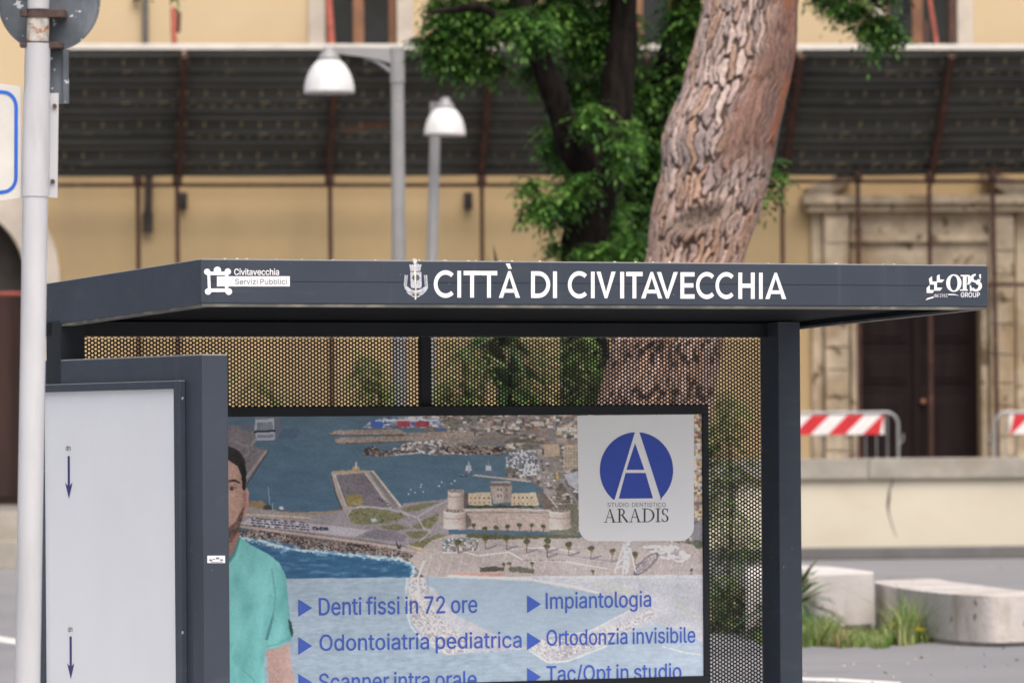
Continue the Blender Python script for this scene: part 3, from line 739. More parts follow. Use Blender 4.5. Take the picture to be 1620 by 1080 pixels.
# ------------------------------------------------------------------ leaning pine with plated bark
YP = 41.0
frP = Fr((at(1000, 900, YP).x, YP, 0), 0)
tp = thing('pine_tree', frP, 'leaning pine trunk with thick plated orange grey bark behind the shelter', 'tree')
LE = [(-260, 1235), (-120, 1172), (0, 1121), (60, 1105), (140, 1084), (195, 1060), (215, 1051), (240, 1050), (262, 1053), (300, 1043), (335, 1035), (380, 1029), (412, 1026), (540, 972), (640, 946), (760, 925), (900, 905), (1041, 880), (1046, 876)]
RE = [(-260, 1385), (-120, 1318), (0, 1266), (80, 1263), (140, 1250), (200, 1236), (250, 1226), (290, 1216), (340, 1202), (412, 1178), (540, 1144), (640, 1126), (760, 1106), (900, 1095), (1041, 1108), (1046, 1112)]
ny, na = 900, 330
ys = np.linspace(1046, -260, ny)
le = np.interp(ys, [p[0] for p in LE], [p[1] for p in LE]); re = np.interp(ys, [p[0] for p in RE], [p[1] for p in RE])
ker = np.hanning(31); ker /= ker.sum()
le = np.convolve(np.pad(le, 15, mode='edge'), ker, 'valid'); re = np.convolve(np.pad(re, 15, mode='edge'), ker, 'valid')
s = FPX / YP
cxm = ((le + re) / 2 - HX) / s; rad = (re - le) / 2 / s; zz = CAMZ + (HY - ys) / s - ((le + re) / 2 - HX) / s * sr
th = np.linspace(0, 2 * math.pi, na, endpoint=False)
TH, ZZ = np.meshgrid(th, zz); RAD = rad[:, None] * np.ones_like(TH); CX = cxm[:, None] * np.ones_like(TH)
# bark plates: warped cells taller than wide
arc = TH * 0.40; dz = ZZ
PXv = (CX + RAD * np.cos(TH)) * s + HX
slant = 0.0
wx = arc + 0.060 * (fbm(arc * 3.5, dz * 4.5, 3, 3) - .5) * 2 + 0.030 * (fbm(arc * 9, dz * 10, 4, 3) - .5) * 2
wz = dz + 0.11 * (fbm(arc * 6, dz * 4, 8) - .5) * 2 + 0.03 * (fbm(arc * 20, dz * 14, 9) - .5) * 2
kzy, kzx = CAMZ + (HY - 352) / s, (1106 - HX) / s
# swirl round the old branch scar on the street side
kx = (CX - RAD * (-np.cos(TH))) ; front = np.sin(TH) < 0.2
dxk = (CX + RAD * np.cos(TH)) - kzx; dzk = ZZ - kzy
dk = np.sqrt((dxk / 0.20) ** 2 + ((dzk - .25 * dxk) / 0.115) ** 2) * (.8 + .5 * fbm(arc * 9, dz * 9, 87)) + np.where(front, 0, 9)
CW, CH = 0.050, 0.27
def vor(x, y, cw, ch, seed):
    gx, gy_ = x / cw, y / ch
    per = max(3, int(round(0.40 * 2 * math.pi / cw)))
    ix, iy = np.floor(gx), np.floor(gy_)
    f1 = np.full(x.shape, 9.0); f2 = np.full(x.shape, 9.0); idc = np.zeros(x.shape)
    for dx in (-1, 0, 1):
        for dy in (-1, 0, 1):
            cx_, cy_ = ix + dx, iy + dy
            hx = np.mod(cx_, per)
            px_ = cx_ + .15 + .7 * hash2(hx, cy_, seed); py_ = cy_ + .1 + .8 * hash2(hx, cy_, seed + 5)
            d_ = np.sqrt((gx - px_) ** 2 + (gy_ - py_) ** 2)
            up_ = d_ < f1
            f2 = np.where(up_, f1, np.minimum(f2, d_)); idc = np.where(up_, hash2(hx, cy_, seed + 9), idc); f1 = np.where(up_, d_, f1)
    return f1, f2, idc
f1, f2, idc = vor(wx, wz, CW * 1.0, CH, 2)
edge = f2 - f1 + .36 * (fbm(arc * 45, dz * 22, 31) - .5)
plate = np.clip((edge - 0.10 - .12 * (fbm(arc * 8, dz * 5, 35) - .5)) / 0.13, 0, 1); plate = plate * plate * (3 - 2 * plate)
# upper right side: fine flaky bark with long furrows instead of plates
rel = (PXv - le[:, None]) / (re - le)[:, None]
YPX = ys[:, None] * np.ones_like(TH)
smoothmask = np.clip((rel - 0.50 + (YPX - 150) / 900) * 6, 0, 1) * np.clip((290 - YPX) / 60, 0, 1) * front
g1, g2, gid = vor(wx * 1.0, wz * 0.7, .04, .26, 77)
fine = np.clip((g2 - g1) / .25, 0, 1)
fk = fbm(arc * 30, dz * 10, 12)
disp = plate * (0.016 + 0.014 * idc) + .009 * fbm(arc * 60, dz * 40, 14)
disp = disp * (1 - smoothmask) + smoothmask * (.016 + .010 * fine + .010 * fk)
kn = np.exp(-((dk - 1) ** 2) * 6) * .022 - np.exp(-(dk ** 2) * 3) * .022
scar = np.clip(1.25 - dk, 0, 1)
disp = disp * (1 - .5 * scar) + kn + scar * .03 * fbm(dk * 6, np.arctan2(dzk, dxk) * 2, 21)
RR = RAD - .022 + disp
V = np.stack([CX + RR * np.cos(TH) - frP.O.x, RR * np.sin(TH) * 1.0, ZZ], -1)
pal = np.array([lin(c) for c in ((190, 174, 170), (198, 180, 174), (174, 152, 142), (184, 158, 144), (172, 160, 160), (206, 190, 184), (180, 154, 138), (160, 148, 147))])
pc = pal[(idc * 7.99).astype(int)]
low = np.clip((YPX - 260) / 120, 0, 1)[..., None] * .35
pc = pc * (1 - low) + np.array(lin((196, 160, 136))) * low
pc = pc * (0.62 + .72 * fbm(arc * 30, dz * 14, 41, 5))[..., None]
crk = np.array(lin((92, 80, 76))) * (.7 + .6 * fbm(arc * 50, dz * 20, 36))[..., None]
colr = crk * (1 - plate[..., None]) + pc * plate[..., None]
sm = np.array(lin((150, 122, 112))) * (1 - gid[..., None] * .3) + 0
orange = np.clip((fbm(arc * 9, dz * 2.4, 51) - .54) * 6, 0, .8)[..., None]
sm = sm * (1 - orange) + np.array(lin((160, 104, 80))) * orange
greyf = np.clip((fbm(arc * 12, dz * 4, 55) - .55) * 8, 0, 1)[..., None]
sm = sm * (1 - greyf) + np.array(lin((124, 104, 100))) * greyf
fur = np.clip(1 - (g2 - g1 + .2 * (fk - .5)) / .13, 0, 1)[..., None] * np.clip((fbm(arc * 10, dz * 4, 59) - .38) * 6, 0, 1)[..., None]
sm = sm * (1 - .8 * fur) + crk * .8 * fur
sm = sm * (.55 + .35 * fine[..., None] + .35 * fbm(arc * 60, dz * 9, 58, 4)[..., None])
colr = colr * (1 - smoothmask[..., None]) + sm * smoothmask[..., None]
sc_ = np.array(lin((136, 122, 114))) * (.6 + .7 * fbm(dk * 8, np.arctan2(dzk, dxk) * 3, 61))[..., None]
colr = colr * (1 - np.clip(scar * 1.6, 0, 1)[..., None]) + sc_ * np.clip(scar * 1.6, 0, 1)[..., None]
idx = np.arange(ny * na).reshape(ny, na)
Q = np.stack([idx[:-1], np.roll(idx, -1, 1)[:-1], np.roll(idx, -1, 1)[1:], idx[1:]], -1).reshape(-1, 4)
np_mesh('trunk', V.reshape(-1, 3), Q, M['bark_tint'], tp, np.clip(colr * np.array((.98, .93, .89)), 0, 1).reshape(-1, 3), smooth=True)

# ------------------------------------------------------------------ yuccas, shrubs and weeds
def yucca(px, py_top, Y, nl, Ll, label, pal, seed, base_h=0.25, droop=.8):
    r = np.random.default_rng(seed)
    b = at(px, 900, Y); fr = Fr((b.x, Y, 0), 0)
    topz = at(px, py_top, Y).z
    o = thing('yucca_plant', fr, label, 'plant', 'spiky plants behind the shelter')
    h = max(base_h, topz - Ll * .95)
    m = MB(); m.tube([(0, 0, 0), (.02, 0, h * .5), (0, .02, h)], [.07, .06, .05], 10, wob=.2); m.build('stem', M['wood_bark'], o)
    V = []; Q = []; Cc = []
    for i in range(nl):
        a = r.uniform(0, 2 * math.pi); el = r.uniform(-.35, 1.45); L_ = Ll * r.uniform(.6, 1.05); w_ = r.uniform(.03, .055)
        hz = h * (1 - .55 * r.random() ** 1.4 * (1.4 - el) / 1.75)
        d = np.array([math.cos(a) * math.cos(el), math.sin(a) * math.cos(el), math.sin(el)]); sd = np.array([-math.sin(a), math.cos(a), 0])
        c = np.array(pal[int(r.integers(len(pal)))]) * r.uniform(.7, 1.3)
        p = np.array([0, 0, hz]); b0 = len(V); n_ = 5
        for j in range(n_ + 1):
            f = j / n_; wj = w_ * (1 - f ** 2.2) * (.6 + .9 * min(f * 3, 1) * .5)
            q = p + d * L_ * f + np.array([0, 0, -1]) * droop * L_ * .45 * f ** 2.2 * (1.2 - el / 1.6)
            V += [q - sd * wj, q + sd * wj]; Cc += [c, c]
            if j: Q.append((b0 + 2 * j - 2, b0 + 2 * j - 1, b0 + 2 * j + 1, b0 + 2 * j))
    np_mesh('leaves', np.array(V), np.array(Q), M['leaf'], o, np.array(Cc))
    return o
YG = [(0.08, 0.16, 0.05), (0.11, 0.20, 0.065), (0.15, 0.23, 0.10), (0.06, 0.12, 0.04), (0.2, 0.19, 0.10)]
yucca(800, 380, 47, 120, .7, 'spiky plant whose tips rise over the roof edge beside the second lamp', YG, 2)
yucca(1250, 838, 44.6, 70, .62, 'small drooping spiky plant beside the white concrete block', [(0.10, 0.17, 0.075), (0.14, 0.20, 0.10), (0.2, 0.16, 0.09), (0.07, 0.13, 0.05)], 6, .2, 1.0)
def shrub(px, py, Y, rx, ry, n, label, seed):
    b = at(px, 900, Y); fr = Fr((b.x, Y, 0), 0); o = thing('shrub', fr, label, 'shrub', 'low shrubs behind the shelter')
    s_ = FPX / Y
    zc_ = at(px, py, Y).z
    m = MB(); m.tube([(0, 0, 0), (.05, 0, zc_ * .6), (0, 0, zc_)], [.016, .012, .007], 8); m.build('stem', M['wood_bark'], o)
    cl = [((rnd.uniform(-.6, .6) * rx / s_, rnd.uniform(-.4, .4) * rx / s_, zc_ * (.25 + .75 * q_ / 8)), (rx / s_ * .5, rx / s_ * .5, ry / s_ * .4), 1) for q_ in range(9)]
    f_ = fronds(cl, None, n, fr, Lf=(.15, .3), npair=4, pal=[(0.15, 0.25, 0.07), (0.20, 0.32, 0.09), (0.26, 0.36, 0.13), (0.30, .27, .13)], seed=seed, leafl=(.06, .1))
    leaves_mesh('foliage', *f_, o, M['leaf'])
shrub(1150, 640, 48, 46, 70, 260, 'tall thin shrub right of the pine trunk behind the perforated strip', 33)
shrub(1165, 930, 46, 70, 90, 330, 'green shrub behind the lower perforated strip beside the poster', 31)
shrub(600, 575, 47, 60, 60, 260, 'loose green shrub behind the perforated panel left of its mullion', 34)
shrub(735, 560, 46, 60, 70, 320, 'loose green shrub behind the perforated panel right of its mullion', 35)
shrub(860, 545, 48, 80, 80, 420, 'wide green shrub just left of the pine trunk foot', 36)
shrub(950, 555, 48.5, 60, 80, 380, 'dense green shrub touching the left side of the pine trunk', 37)
shrub(430, 600, 56, 50, 70, 200, 'dim shrub behind the perforated panel above the side case', 32)
# bits of litter and dry leaves on the asphalt (uncountable)
r = np.random.default_rng(5); mm = MB()
for i in range(46):
    p = ground_h(r.uniform(1230, 1640), r.uniform(1026, 1085) if i % 3 else r.uniform(893, 915), 0.0); q = r.uniform(.006, .018); a_ = r.uniform(0, 3)
    mm.add([(p.x - q * math.cos(a_), p.y - q, .006), (p.x + q * .5, p.y - q * math.sin(a_), .006), (p.x + q * math.cos(a_), p.y + q, .012), (p.x - q * .4, p.y + q * .6, .02)], [(0, 1, 2), (0, 2, 3)], i % 2)
tag(mm.build('litter', [M['travertine'], M['rust_clamp']]), 'scattered dry leaves and litter on the grey asphalt', 'litter', kind='stuff')
# weeds at the foot of the planters (uncountable)
r = np.random.default_rng(77)
V = []; Q = []; Cc = []
def blade(x, y, h, c, lean, w_):
    a = r.uniform(0, 6.28); b0 = len(V); dx, dy = math.cos(a), math.sin(a)
    for j in range(4):
        f = j / 3; ww = w_ * (1 - f * .95)
        q = np.array([x + dx * lean * f * f * h, y + dy * lean * f * f * h, h * f]); V.extend([q - np.array([dy, -dx, 0]) * ww, q + np.array([dy, -dx, 0]) * ww]); Cc.extend([c, c])
        if j: Q.append((b0 + 2 * j - 2, b0 + 2 * j - 1, b0 + 2 * j + 1, b0 + 2 * j))
WP = [(0.17, 0.28, 0.06), (0.24, 0.35, 0.09), (0.31, 0.38, 0.13), (0.12, 0.22, 0.05), (0.38, 0.37, 0.19)]
for i in range(3600):
    px = r.uniform(1200, 1472); edge_y = 1028 - 6 * ((px - 1330) / 130) ** 2
    py = edge_y - abs(r.normal()) * 9 - 7 * float(vnoise(np.array(px / 14.0), np.array(0.5), 8))
    p = ground_h(px, py, 0.0)
    hmax = (.10 + .30 * math.exp(-((px - 1436) / 24) ** 2) + .15 * math.exp(-((px - 1296) / 32) ** 2)) * (.55 + .9 * vnoise(np.array(px / 9.0), np.array(py / 6.0), 3))
    if px < 1345 and px > 1318 and r.random() < .4: c = np.array((0.34, 0.24, 0.13))
    else: c = np.array(WP[int(r.integers(5))])
    blade(p.x, p.y, hmax * r.uniform(.3, 1.0), c * r.uniform(.75, 1.3), r.uniform(.1, 1.3), r.uniform(.004, .013))
for i in range(44):
    px = [1277, 1281, 1302, 1315, 1447, 1291, 1402, 1406][i % 8] + r.normal() * 3; py = [1010, 1022, 1004, 1012, 992, 1016, 1020, 985][i % 8] + r.normal() * 2
    p = at(px, py, 43.6 + r.uniform(-.3, .3)); b0 = len(V)
    for k_ in range(6): V.append(np.array([p.x + .016 * math.cos(k_ * 1.047), p.y - .3 + .02 * math.sin(k_ * 2.1), max(.03, p.z) + .014 * math.sin(k_ * 1.047)])); Cc.append(np.array((0.75, 0.55, 0.03)))
    Q += [(b0, b0 + 1, b0 + 2, b0 + 3), (b0, b0 + 3, b0 + 4, b0 + 5)]
tag(np_mesh('weeds', np.array(V), np.array(Q), M['leaf'], None, np.array(Cc)), 'weeds with small yellow flowers growing at the foot of the concrete planters', 'weeds', kind='stuff')

# ------------------------------------------------------------------ street lamps
YL = 57.3
sL = FPX / YL
b = at(633, 690, YL); frL = Fr((b.x, YL, 0), 0)
lamp = thing('street_lamp', frL, 'nearer grey street lamp with white bell shade on an arm pointing left', 'street lamp', 'street lamps on the piazza')
zt_l = at(633, 76, YL).z
m = MB(); m.tube([(0, 0, 0), (0, 0, zt_l - .36)], [.078, .066], 20); m.build('pole', M['lamp_grey'], lamp)
m = MB(); m.tube([(0, 0, zt_l - .355), (0, 0, zt_l)], .074, 20); m.build('sleeve', M['lamp_grey'], lamp, .008)
ax = (525 - 633) / sL
m = MB()
top_ = [(-.07, zt_l - .01), (ax - .05, zt_l + .01), (ax - .05, zt_l - .04), (ax + .12, zt_l - .055), (-.25, zt_l - .10), (-.07, zt_l - .15)]
m.prism(top_, -.03, .03)
m.tube([(-.07, 0, zt_l - .24), (-.13, 0, zt_l - .19), (-.22, 0, zt_l - .13), (-.34, 0, zt_l - .085)], .018, 8)
m.build('arm', M['lamp_grey'], lamp, .006)
zs = at(525, 148, YL).z
m = MB(); m.lathe([(0.0, .475), (.05, .47), (.06, .425), (.085, .40), (.105, .37), (.118, .338), (.112, .334)], ax, 0, zs, 24); m.build('neck', M['lamp_grey'], lamp)
m = MB()
prof = [(.110, .335)] + [(.256 * math.sqrt(1 - (z_ / .372) ** 2), z_) for z_ in (.315, .29, .26, .22, .18, .13, .08, .03, 0.0)] + [(.246 * math.sqrt(1 - (z_ / .355) ** 2), z_) for z_ in (0.0, .08, .18, .26, .31)] + [(0, .33)]
m.lathe(prof, ax, 0, zs, 40); m.build('shade', M['lamp_white'], lamp)
m = MB(); m.lathe([(.0, .03), (.2, .03), (.25, .012), (.25, .004), (.0, .004)], ax, 0, zs, 32); m.build('lens', M['lamp_grey'], lamp)
l2 = copy_tree(lamp)
Y2 = 71.0; b = at(672, 690, Y2); l2.location = (b.x, Y2, .26); l2.rotation_euler = (0.031, 0, R(90 + 11)); l2["label"] = 'farther grey street lamp with its white shade facing the street, left of the leafy tree'
m = MB(); m.lathe([(0, .30), (.25, .30), (.28, .27), (.3, 0)], 0, 0, 0, 20)
o = m.build('lamp_plinth', M['plinth_stone']); o.location = (b.x, Y2, 0); tag(o, 'round stone plinth under the farther street lamp', 'plinth')

# ------------------------------------------------------------------ sign pole in the left foreground
YS = 21.0
sS = FPX / YS
b = at(38, 690, YS); frS = Fr((b.x, YS, 0), 0)
sg = thing('sign_pole', frS, 'worn white sign pole with rusty clamps and grey round sign back', 'sign pole')
def S3(px, py, v=0.0):
    q = frS.pix(px, py, v); return (q[0], v, q[1])
gyS = 690 + 1.6 * sS
pc_ = lambda y: 58.5 + (150 - y) * 15.0 / 930.0
m = MB(); m.tube([S3(pc_(gyS), gyS), S3(pc_(600), 600), S3(pc_(69), 69)], 20.2 / sS, 28); m.build('pole', M['pole_white'], sg)
m = MB(); m.tube([S3(pc_(69), 69), S3(pc_(20), 20)], 17.5 / sS, 28); m.build('peeling_collar', M['pole_rust'], sg)
m = MB(); m.tube([S3(pc_(20), 20), S3(pc_(-90), -90)], 17.3 / sS, 28); m.build('pole', M['pole_white'], sg)
m = MB(); m.tube([S3(pc_(147), 147), S3(pc_(311), 311)], 21.5 / sS, 28)
a = S3(38, 150); b2 = S3(92.5, 147); c2 = S3(90.5, 313); d2 = S3(34, 309)
m.hexa([(a[0], .006, a[2]), (b2[0], .006, b2[2]), (b2[0], .016, b2[2]), (a[0], .016, a[2]), (d2[0], .006, d2[2]), (c2[0], .006, c2[2]), (c2[0], .016, c2[2]), (d2[0], .016, d2[2])])
br = m.build('sleeve_bracket', M['pole_white'], sg)
for (x, y) in ((86.5, 168), (83.5, 287)):
    m = MB(); q = S3(x, y, .005); m.tube([(q[0], .006, q[2]), (q[0], -.006, q[2])], 3.6 / sS, 10); m.build('bolt', M['rust_clamp'], br)
# parking plate left of the pole, turned away
m = MB(); P0, P1 = S3(-190, 108, -.25), S3(34.5, 137, 0); P2, P3 = S3(34, 313, 0), S3(-190, 342, -.25)
m.hexa([P0, P1, (P1[0], .012, P1[2]), (P0[0], -.238, P0[2]), P3, P2, (P2[0], .012, P2[2]), (P3[0], -.238, P3[2])])
pn = m.build('sign_plate', M['sign_face'], sg)
m = MB()
def PL(u, z):      # along the plate, 0..1
    top = Vector(P0).lerp(Vector(P1), u); bot = Vector(P3).lerp(Vector(P2), u); q = top.lerp(bot, z); return (q.x - .001, q.y - .003, q.z)
def rrect(x0, x1, y0, y1, rx, ry, n=6):
    out = []
    for cx_, cy_, a0 in ((x1 - rx, y0 + ry, -90), (x1 - rx, y1 - ry, 0), (x0 + rx, y1 - ry, 90), (x0 + rx, y0 + ry, 180)):
        for k_ in range(n + 1):
            a_ = R(a0 + 90 * k_ / n); out.append((cx_ + rx * math.cos(a_), cy_ + ry * math.sin(a_)))
    return out
o_ = rrect(.03, .975, .055, .945, .09, .13); i_ = rrect(.055, .95, .085, .915, .07, .10); n_ = len(o_)
m.add([PL(*q) for q in o_] + [PL(*q) for q in i_], [(k_, (k_ + 1) % n_, (k_ + 1) % n_ + n_, k_ + n_) for k_ in range(n_)])
m.build('border', M['sign_blue'], pn)
m = MB(); cq = S3(78, 2, .09)
rim = [(cq[0] + 78.5 / sS * math.cos(a_), cq[2] + 78.5 / sS * math.sin(a_)) for a_ in np.linspace(0, 2 * math.pi, 72, endpoint=False)]
rim = [p for p in rim]
m.prism(rim, .085, .095)
rn = [(cq[0] + 80 / sS * math.cos(a_), .08, cq[2] + 80 / sS * math.sin(a_)) for a_ in np.linspace(0, 2 * math.pi, 73)]
m.tube(rn, .004, 6, caps=False)
m.build('round_sign', M['sign_back'], sg)
for y, h, xr in ((22, 14, 104), (72, 11, 99)):
    m = MB(); p1, p2 = S3(pc_(y), y + h / 2), S3(pc_(y), y - h / 2); m.tube([p1, p2], 19.3 / sS, 24)
    q = rect_px(frS, pc_(y) + 14, y - h / 2 + 1, xr, y + h / 2 - 1, 0); m.box(q[0], q[1], -.02, .08, q[2], q[3])
    q = rect_px(frS, 32, y - h / 2 + 2, 44, y + h / 2 - 2, 0); m.box(q[0], q[1], -.03, .03, q[2], q[3])
    m.build('clamp', M['rust_clamp'], sg, .003)
q = rect_px(frS, 78, 80, 109, 164, .06); m = MB(); m.box(q[0], q[1], .06, .068, q[2], q[3]); m.box(q[1] - .02, q[1] - .001, .045, .0595, q[2], q[3]); m.build('back_plate', M['sign_back'], sg)

# ================================================================== BUS SHELTER
PHI = R(27)
o0 = at(318, 409, 24.0)
FS = Fr((o0.x, 24.0, 0), PHI)
sh = thing('bus_shelter', FS, 'charcoal steel bus shelter with perforated back panel and lettered roof edge', 'bus shelter')
ZT = o0.z
ZBt = FS.pix(318, 480)[1]                       # bottom of the front board
Wd = FS.pix(1563, 450)[0]
# depth so that the rear corner comes out behind the sign pole
Dp = 1.98
SL = math.tan(R(1.9))                            # the roof falls towards the back
print('SHELTER top', ZT, 'width', Wd, 'board', ZT - ZBt, FS.px_of(Wd, 0, ZT), FS.px_of(Wd, 0, ZBt), FS.px_of(0, Dp, ZT - SL * Dp), FS.px_of(Wd, Dp, ZBt - SL * Dp))
def rz(z, v): return z - SL * v
def rbox(mb, u0, u1, v0, v1, z0, z1, mi=0):      # box that follows the roof's fall
    mb.hexa([(u0, v0, rz(z0, v0)), (u1, v0, rz(z0, v0)), (u1, v1, rz(z0, v1)), (u0, v1, rz(z0, v1)), (u0, v0, rz(z1, v0)), (u1, v0, rz(z1, v0)), (u1, v1, rz(z1, v1)), (u0, v1, rz(z1, v1))], mi)
T_ = 0.03
m = MB(); rbox(m, T_, Wd - T_, T_, Dp - T_, ZT - .03, ZT - .004); roof = m.build('roof', M['roof_dirt'], sh)
m = MB(); rbox(m, 0, Wd, 0, T_, ZBt, ZT); fas = m.build('fascia', M['steel'], roof, .006)
m = MB(); zm = (ZT + ZBt) / 2; m.box(.02, Wd - .02, -.0006, .002, zm - .0012, zm + .0012); m.build('seam', M['steel_dark'], fas)
m = MB(); rbox(m, 0, T_, T_ + .0005, Dp, ZBt, ZT - .001); m.build('fascia', M['steel'], roof, .004)
m = MB(); rbox(m, Wd - T_, Wd, T_ + .0005, Dp, ZBt, ZT - .001); m.build('fascia', M['steel'], roof, .004)
m = MB(); rbox(m, T_ + .0005, Wd - T_ - .0005, Dp - T_, Dp, ZBt, ZT - .001); m.build('fascia', M['steel'], roof, .004)
LW = .055
m = MB(); rbox(m, .004, Wd - .004, .004, LW, ZBt - .012, ZBt - .0005); rbox(m, .004, LW, LW, Dp - .004, ZBt - .012, ZBt - .0005); rbox(m, Wd - LW, Wd - .004, LW, Dp - .004, ZBt - .012, ZBt - .0005); rbox(m, LW, Wd - LW, Dp - LW, Dp - .004, ZBt - .012, ZBt - .0005)
m.build('bottom_flange', M['steel_edge'], roof)
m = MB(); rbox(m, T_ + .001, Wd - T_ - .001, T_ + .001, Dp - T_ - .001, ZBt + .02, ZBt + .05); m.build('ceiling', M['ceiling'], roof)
# leaves and grit lying on the edge
m = MB()
for i in range(26):
    u = rnd.uniform(.02, Wd - .02); v = rnd.uniform(.002, .03); s_ = rnd.uniform(.003, .010); h = rnd.uniform(.002, .006)
    m.add([(u - s_, v, ZT), (u + s_, v, ZT), (u, v + s_, ZT), (u + rnd.uniform(-.004, .004), v + .003, ZT + h)], [(0, 1, 3), (1, 2, 3), (2, 0, 3)])
m.build('debris', M['dropping'], roof)

# posts and rear frame; back panel plane
vP = FS.pix(1203, 600)[0] * 0 + 0
# find the depth at which the right post's front right edge stands at px 1268 and its rear left edge at px 1203
post_u1 = None
best = None
for v0 in np.linspace(1.2, Dp - .02, 60):
    u1 = FS.pix(1267.5, 700, v0)[0]; u0 = FS.pix(1232, 700, v0)[0]
    if best is None or abs((Wd - u1) - .10) < best[0]: best = (abs((Wd - u1) - .10), v0, u0, u1)
_, pv0, pu0, pu1 = best
print('POST', pv0, pu0, pu1)
pv0 = min(pv0, 1.72); pu0, pu1 = FS.pix(1232, 700, pv0)[0], FS.pix(1267.5, 700, pv0)[0]
# rear left edge of the post at px 1203
vv = np.linspace(pv0, pv0 + .6, 200); k_ = np.argmin([abs(FS.px_of(pu0, q, 1.2)[0] - 1204) for q in vv]); pv1 = float(vv[k_])
print('POST depth', pv0, pv1, 'width', pu1 - pu0)
ztop = lambda v: rz(ZBt + .019, v) - .004
def postbox(mb, u0, u1, v0, v1): mb.hexa([(u0, v0, 0), (u1, v0, 0), (u1, v1, 0), (u0, v1, 0), (u0, v0, ztop(v0)), (u1, v0, ztop(v0)), (u1, v1, ztop(v1)), (u0, v1, ztop(v1))])
m = MB(); postbox(m, pu0, pu1, pv0, pv1); m.build('post', M['steel'], sh, .006)
vB = pv1 + .005                                  # perforated sheet
ul_ = FS.pix(112, 545, vB)[0]; ul0 = ul_ - (pu1 - pu0)
m = MB(); postbox(m, ul0, ul_ + .003, pv0 + .02, pv1); m.build('post', M['steel_dark'], sh, .006)
zp1 = FS.pix(650, 533, vB)[1]
m = MB(); m.hexa([(ul0, vB - .08, zp1), (pu1, vB - .08, zp1), (pu1, vB + .03, zp1), (ul0, vB + .03, zp1), (ul0, vB - .08, ztop(vB - .08)), (pu1, vB - .08, ztop(vB - .08)), (pu1, vB + .03, ztop(vB + .03)), (ul0, vB + .03, ztop(vB + .03))])
m.build('rear_beam', M['steel_dark'], sh, .004)
zpb = 0.32
m = MB(); m.box(ul_ + .003, pu0 + .0, vB - .03, vB + .03, zpb - .08, zpb); m.build('bottom_rail', M['steel_dark'], sh, .004)
a = FS.pix(664, 600, vB - .012)[0]; b_ = FS.pix(679.5, 600, vB - .012)[0]
m = MB(); m.box(a, b_, vB - .03, vB - .004, zpb, zp1 - .001); m.build('mullion', M['steel_dark'], sh, .002)
# the perforated sheet with real holes
ph = 0.0186; cwid = ph * .8660254
U0, U1, Z0, Z1 = ul_, pu0 + .02, zpb, zp1
nc = int((U1 - U0) / cwid); nr = int((Z1 - Z0) / ph)
ci, ri = np.meshgrid(np.arange(nc), np.arange(nr), indexing='ij')
cu = U0 + (ci + .5) * cwid; cz = Z1 - (ri + .5) * ph - (ci % 2) * ph * .5
ang = np.arange(6) * math.pi / 3
ro, rh = ph / math.sqrt(3) * 1.0005, ph * .352
VO = np.stack([cu[..., None] + ro * np.cos(ang), np.full(cu.shape + (6,), vB), cz[..., None] + ro * np.sin(ang)], -1)
VI = np.stack([cu[..., None] + rh * np.cos(ang), np.full(cu.shape + (6,), vB), cz[..., None] + rh * np.sin(ang)], -1)
VV = np.concatenate([VO, VI], 2).reshape(-1, 3)
n_ = nc * nr; bs = np.arange(n_)[:, None] * 12
q_ = np.array([[k_, (k_ + 1) % 6, (k_ + 1) % 6 + 6, k_ + 6] for k_ in range(6)])
QQ = (bs[:, None, :] + q_[None]).reshape(-1, 4)
np_mesh('perforated_panel', VV, QQ, M['perf'], sh)

# ---- left side case with the arrow sheet, running back along the roof's side
cz1 = FS.pix(318, 560)[1]; cth = FS.pix(361, 600)[0]
CL = 1.945
m = MB(); m.box(0.0, cth, 0.0, CL, 0.25, cz1); case = m.build('side_case', M['steel'], sh, .006)
for u in (.02,):
    m = MB(); m.box(.025, cth - .025, .1, .18, 0, .25); m.box(.025, cth - .025, CL - .2, CL - .12, 0, .25); m.build('leg', M['steel_dark'], case)
class Side:                                       # points on a plane of constant u
    @staticmethod
    def pix(px, py, u=0.0):
        d = ray(px, py); t_ = ((FS.O + FS.eu * u) - CAM).dot(FS.eu) / d.dot(FS.eu); p = CAM + d * t_ - FS.O
        return (p.dot(FS.ev), p.z)
fv0 = Side.pix(295, 800, 0)[0]; fz1 = Side.pix(288, 601.5, -.03)[1]
sv0 = Side.pix(275.5, 800, -.03)[0]; sz1 = Side.pix(270, 615, -.03)[1]
m = MB(); pr = .03
fv1 = CL - fv0; b_w = sv0 - fv0
m.box(-pr, -.0005, fv0, sv0, .3, fz1); m.box(-pr, -.0005, fv1 - b_w, fv1, .3, fz1); m.box(-pr, -.0005, sv0, fv1 - b_w, sz1, fz1); m.box(-pr, -.0005, sv0, fv1 - b_w, .3, .3 + b_w)
dfm = m.build('door_frame', M['steel'], case, .003)
for y in (630, 1000):
    q = Side.pix(288.5, y, -pr); m = MB(); m.tube([(-pr + .001, q[0] - .004, q[1]), (-pr - .003, q[0] - .004, q[1])], .0065, 10); m.build('screw', M['screw'], dfm)
m = MB(); m.box(-.014, -.006, sv0 - .001, fv1 - b_w + .001, .3 + b_w, sz1 + .001); m.build('timetable_sheet', M['sheet'], case)
def side_poly(pxs, u, name, mt, par):
    mm = MB(); P = [(u,) + Side.pix(x, y, u) for x, y in pxs]
    tri = tessellate_polygon([[Vector((p[1], p[2], 0)) for p in P]]); mm.add(P, [tuple(t_) for t_ in tri]); return mm.build(name, mt, par)
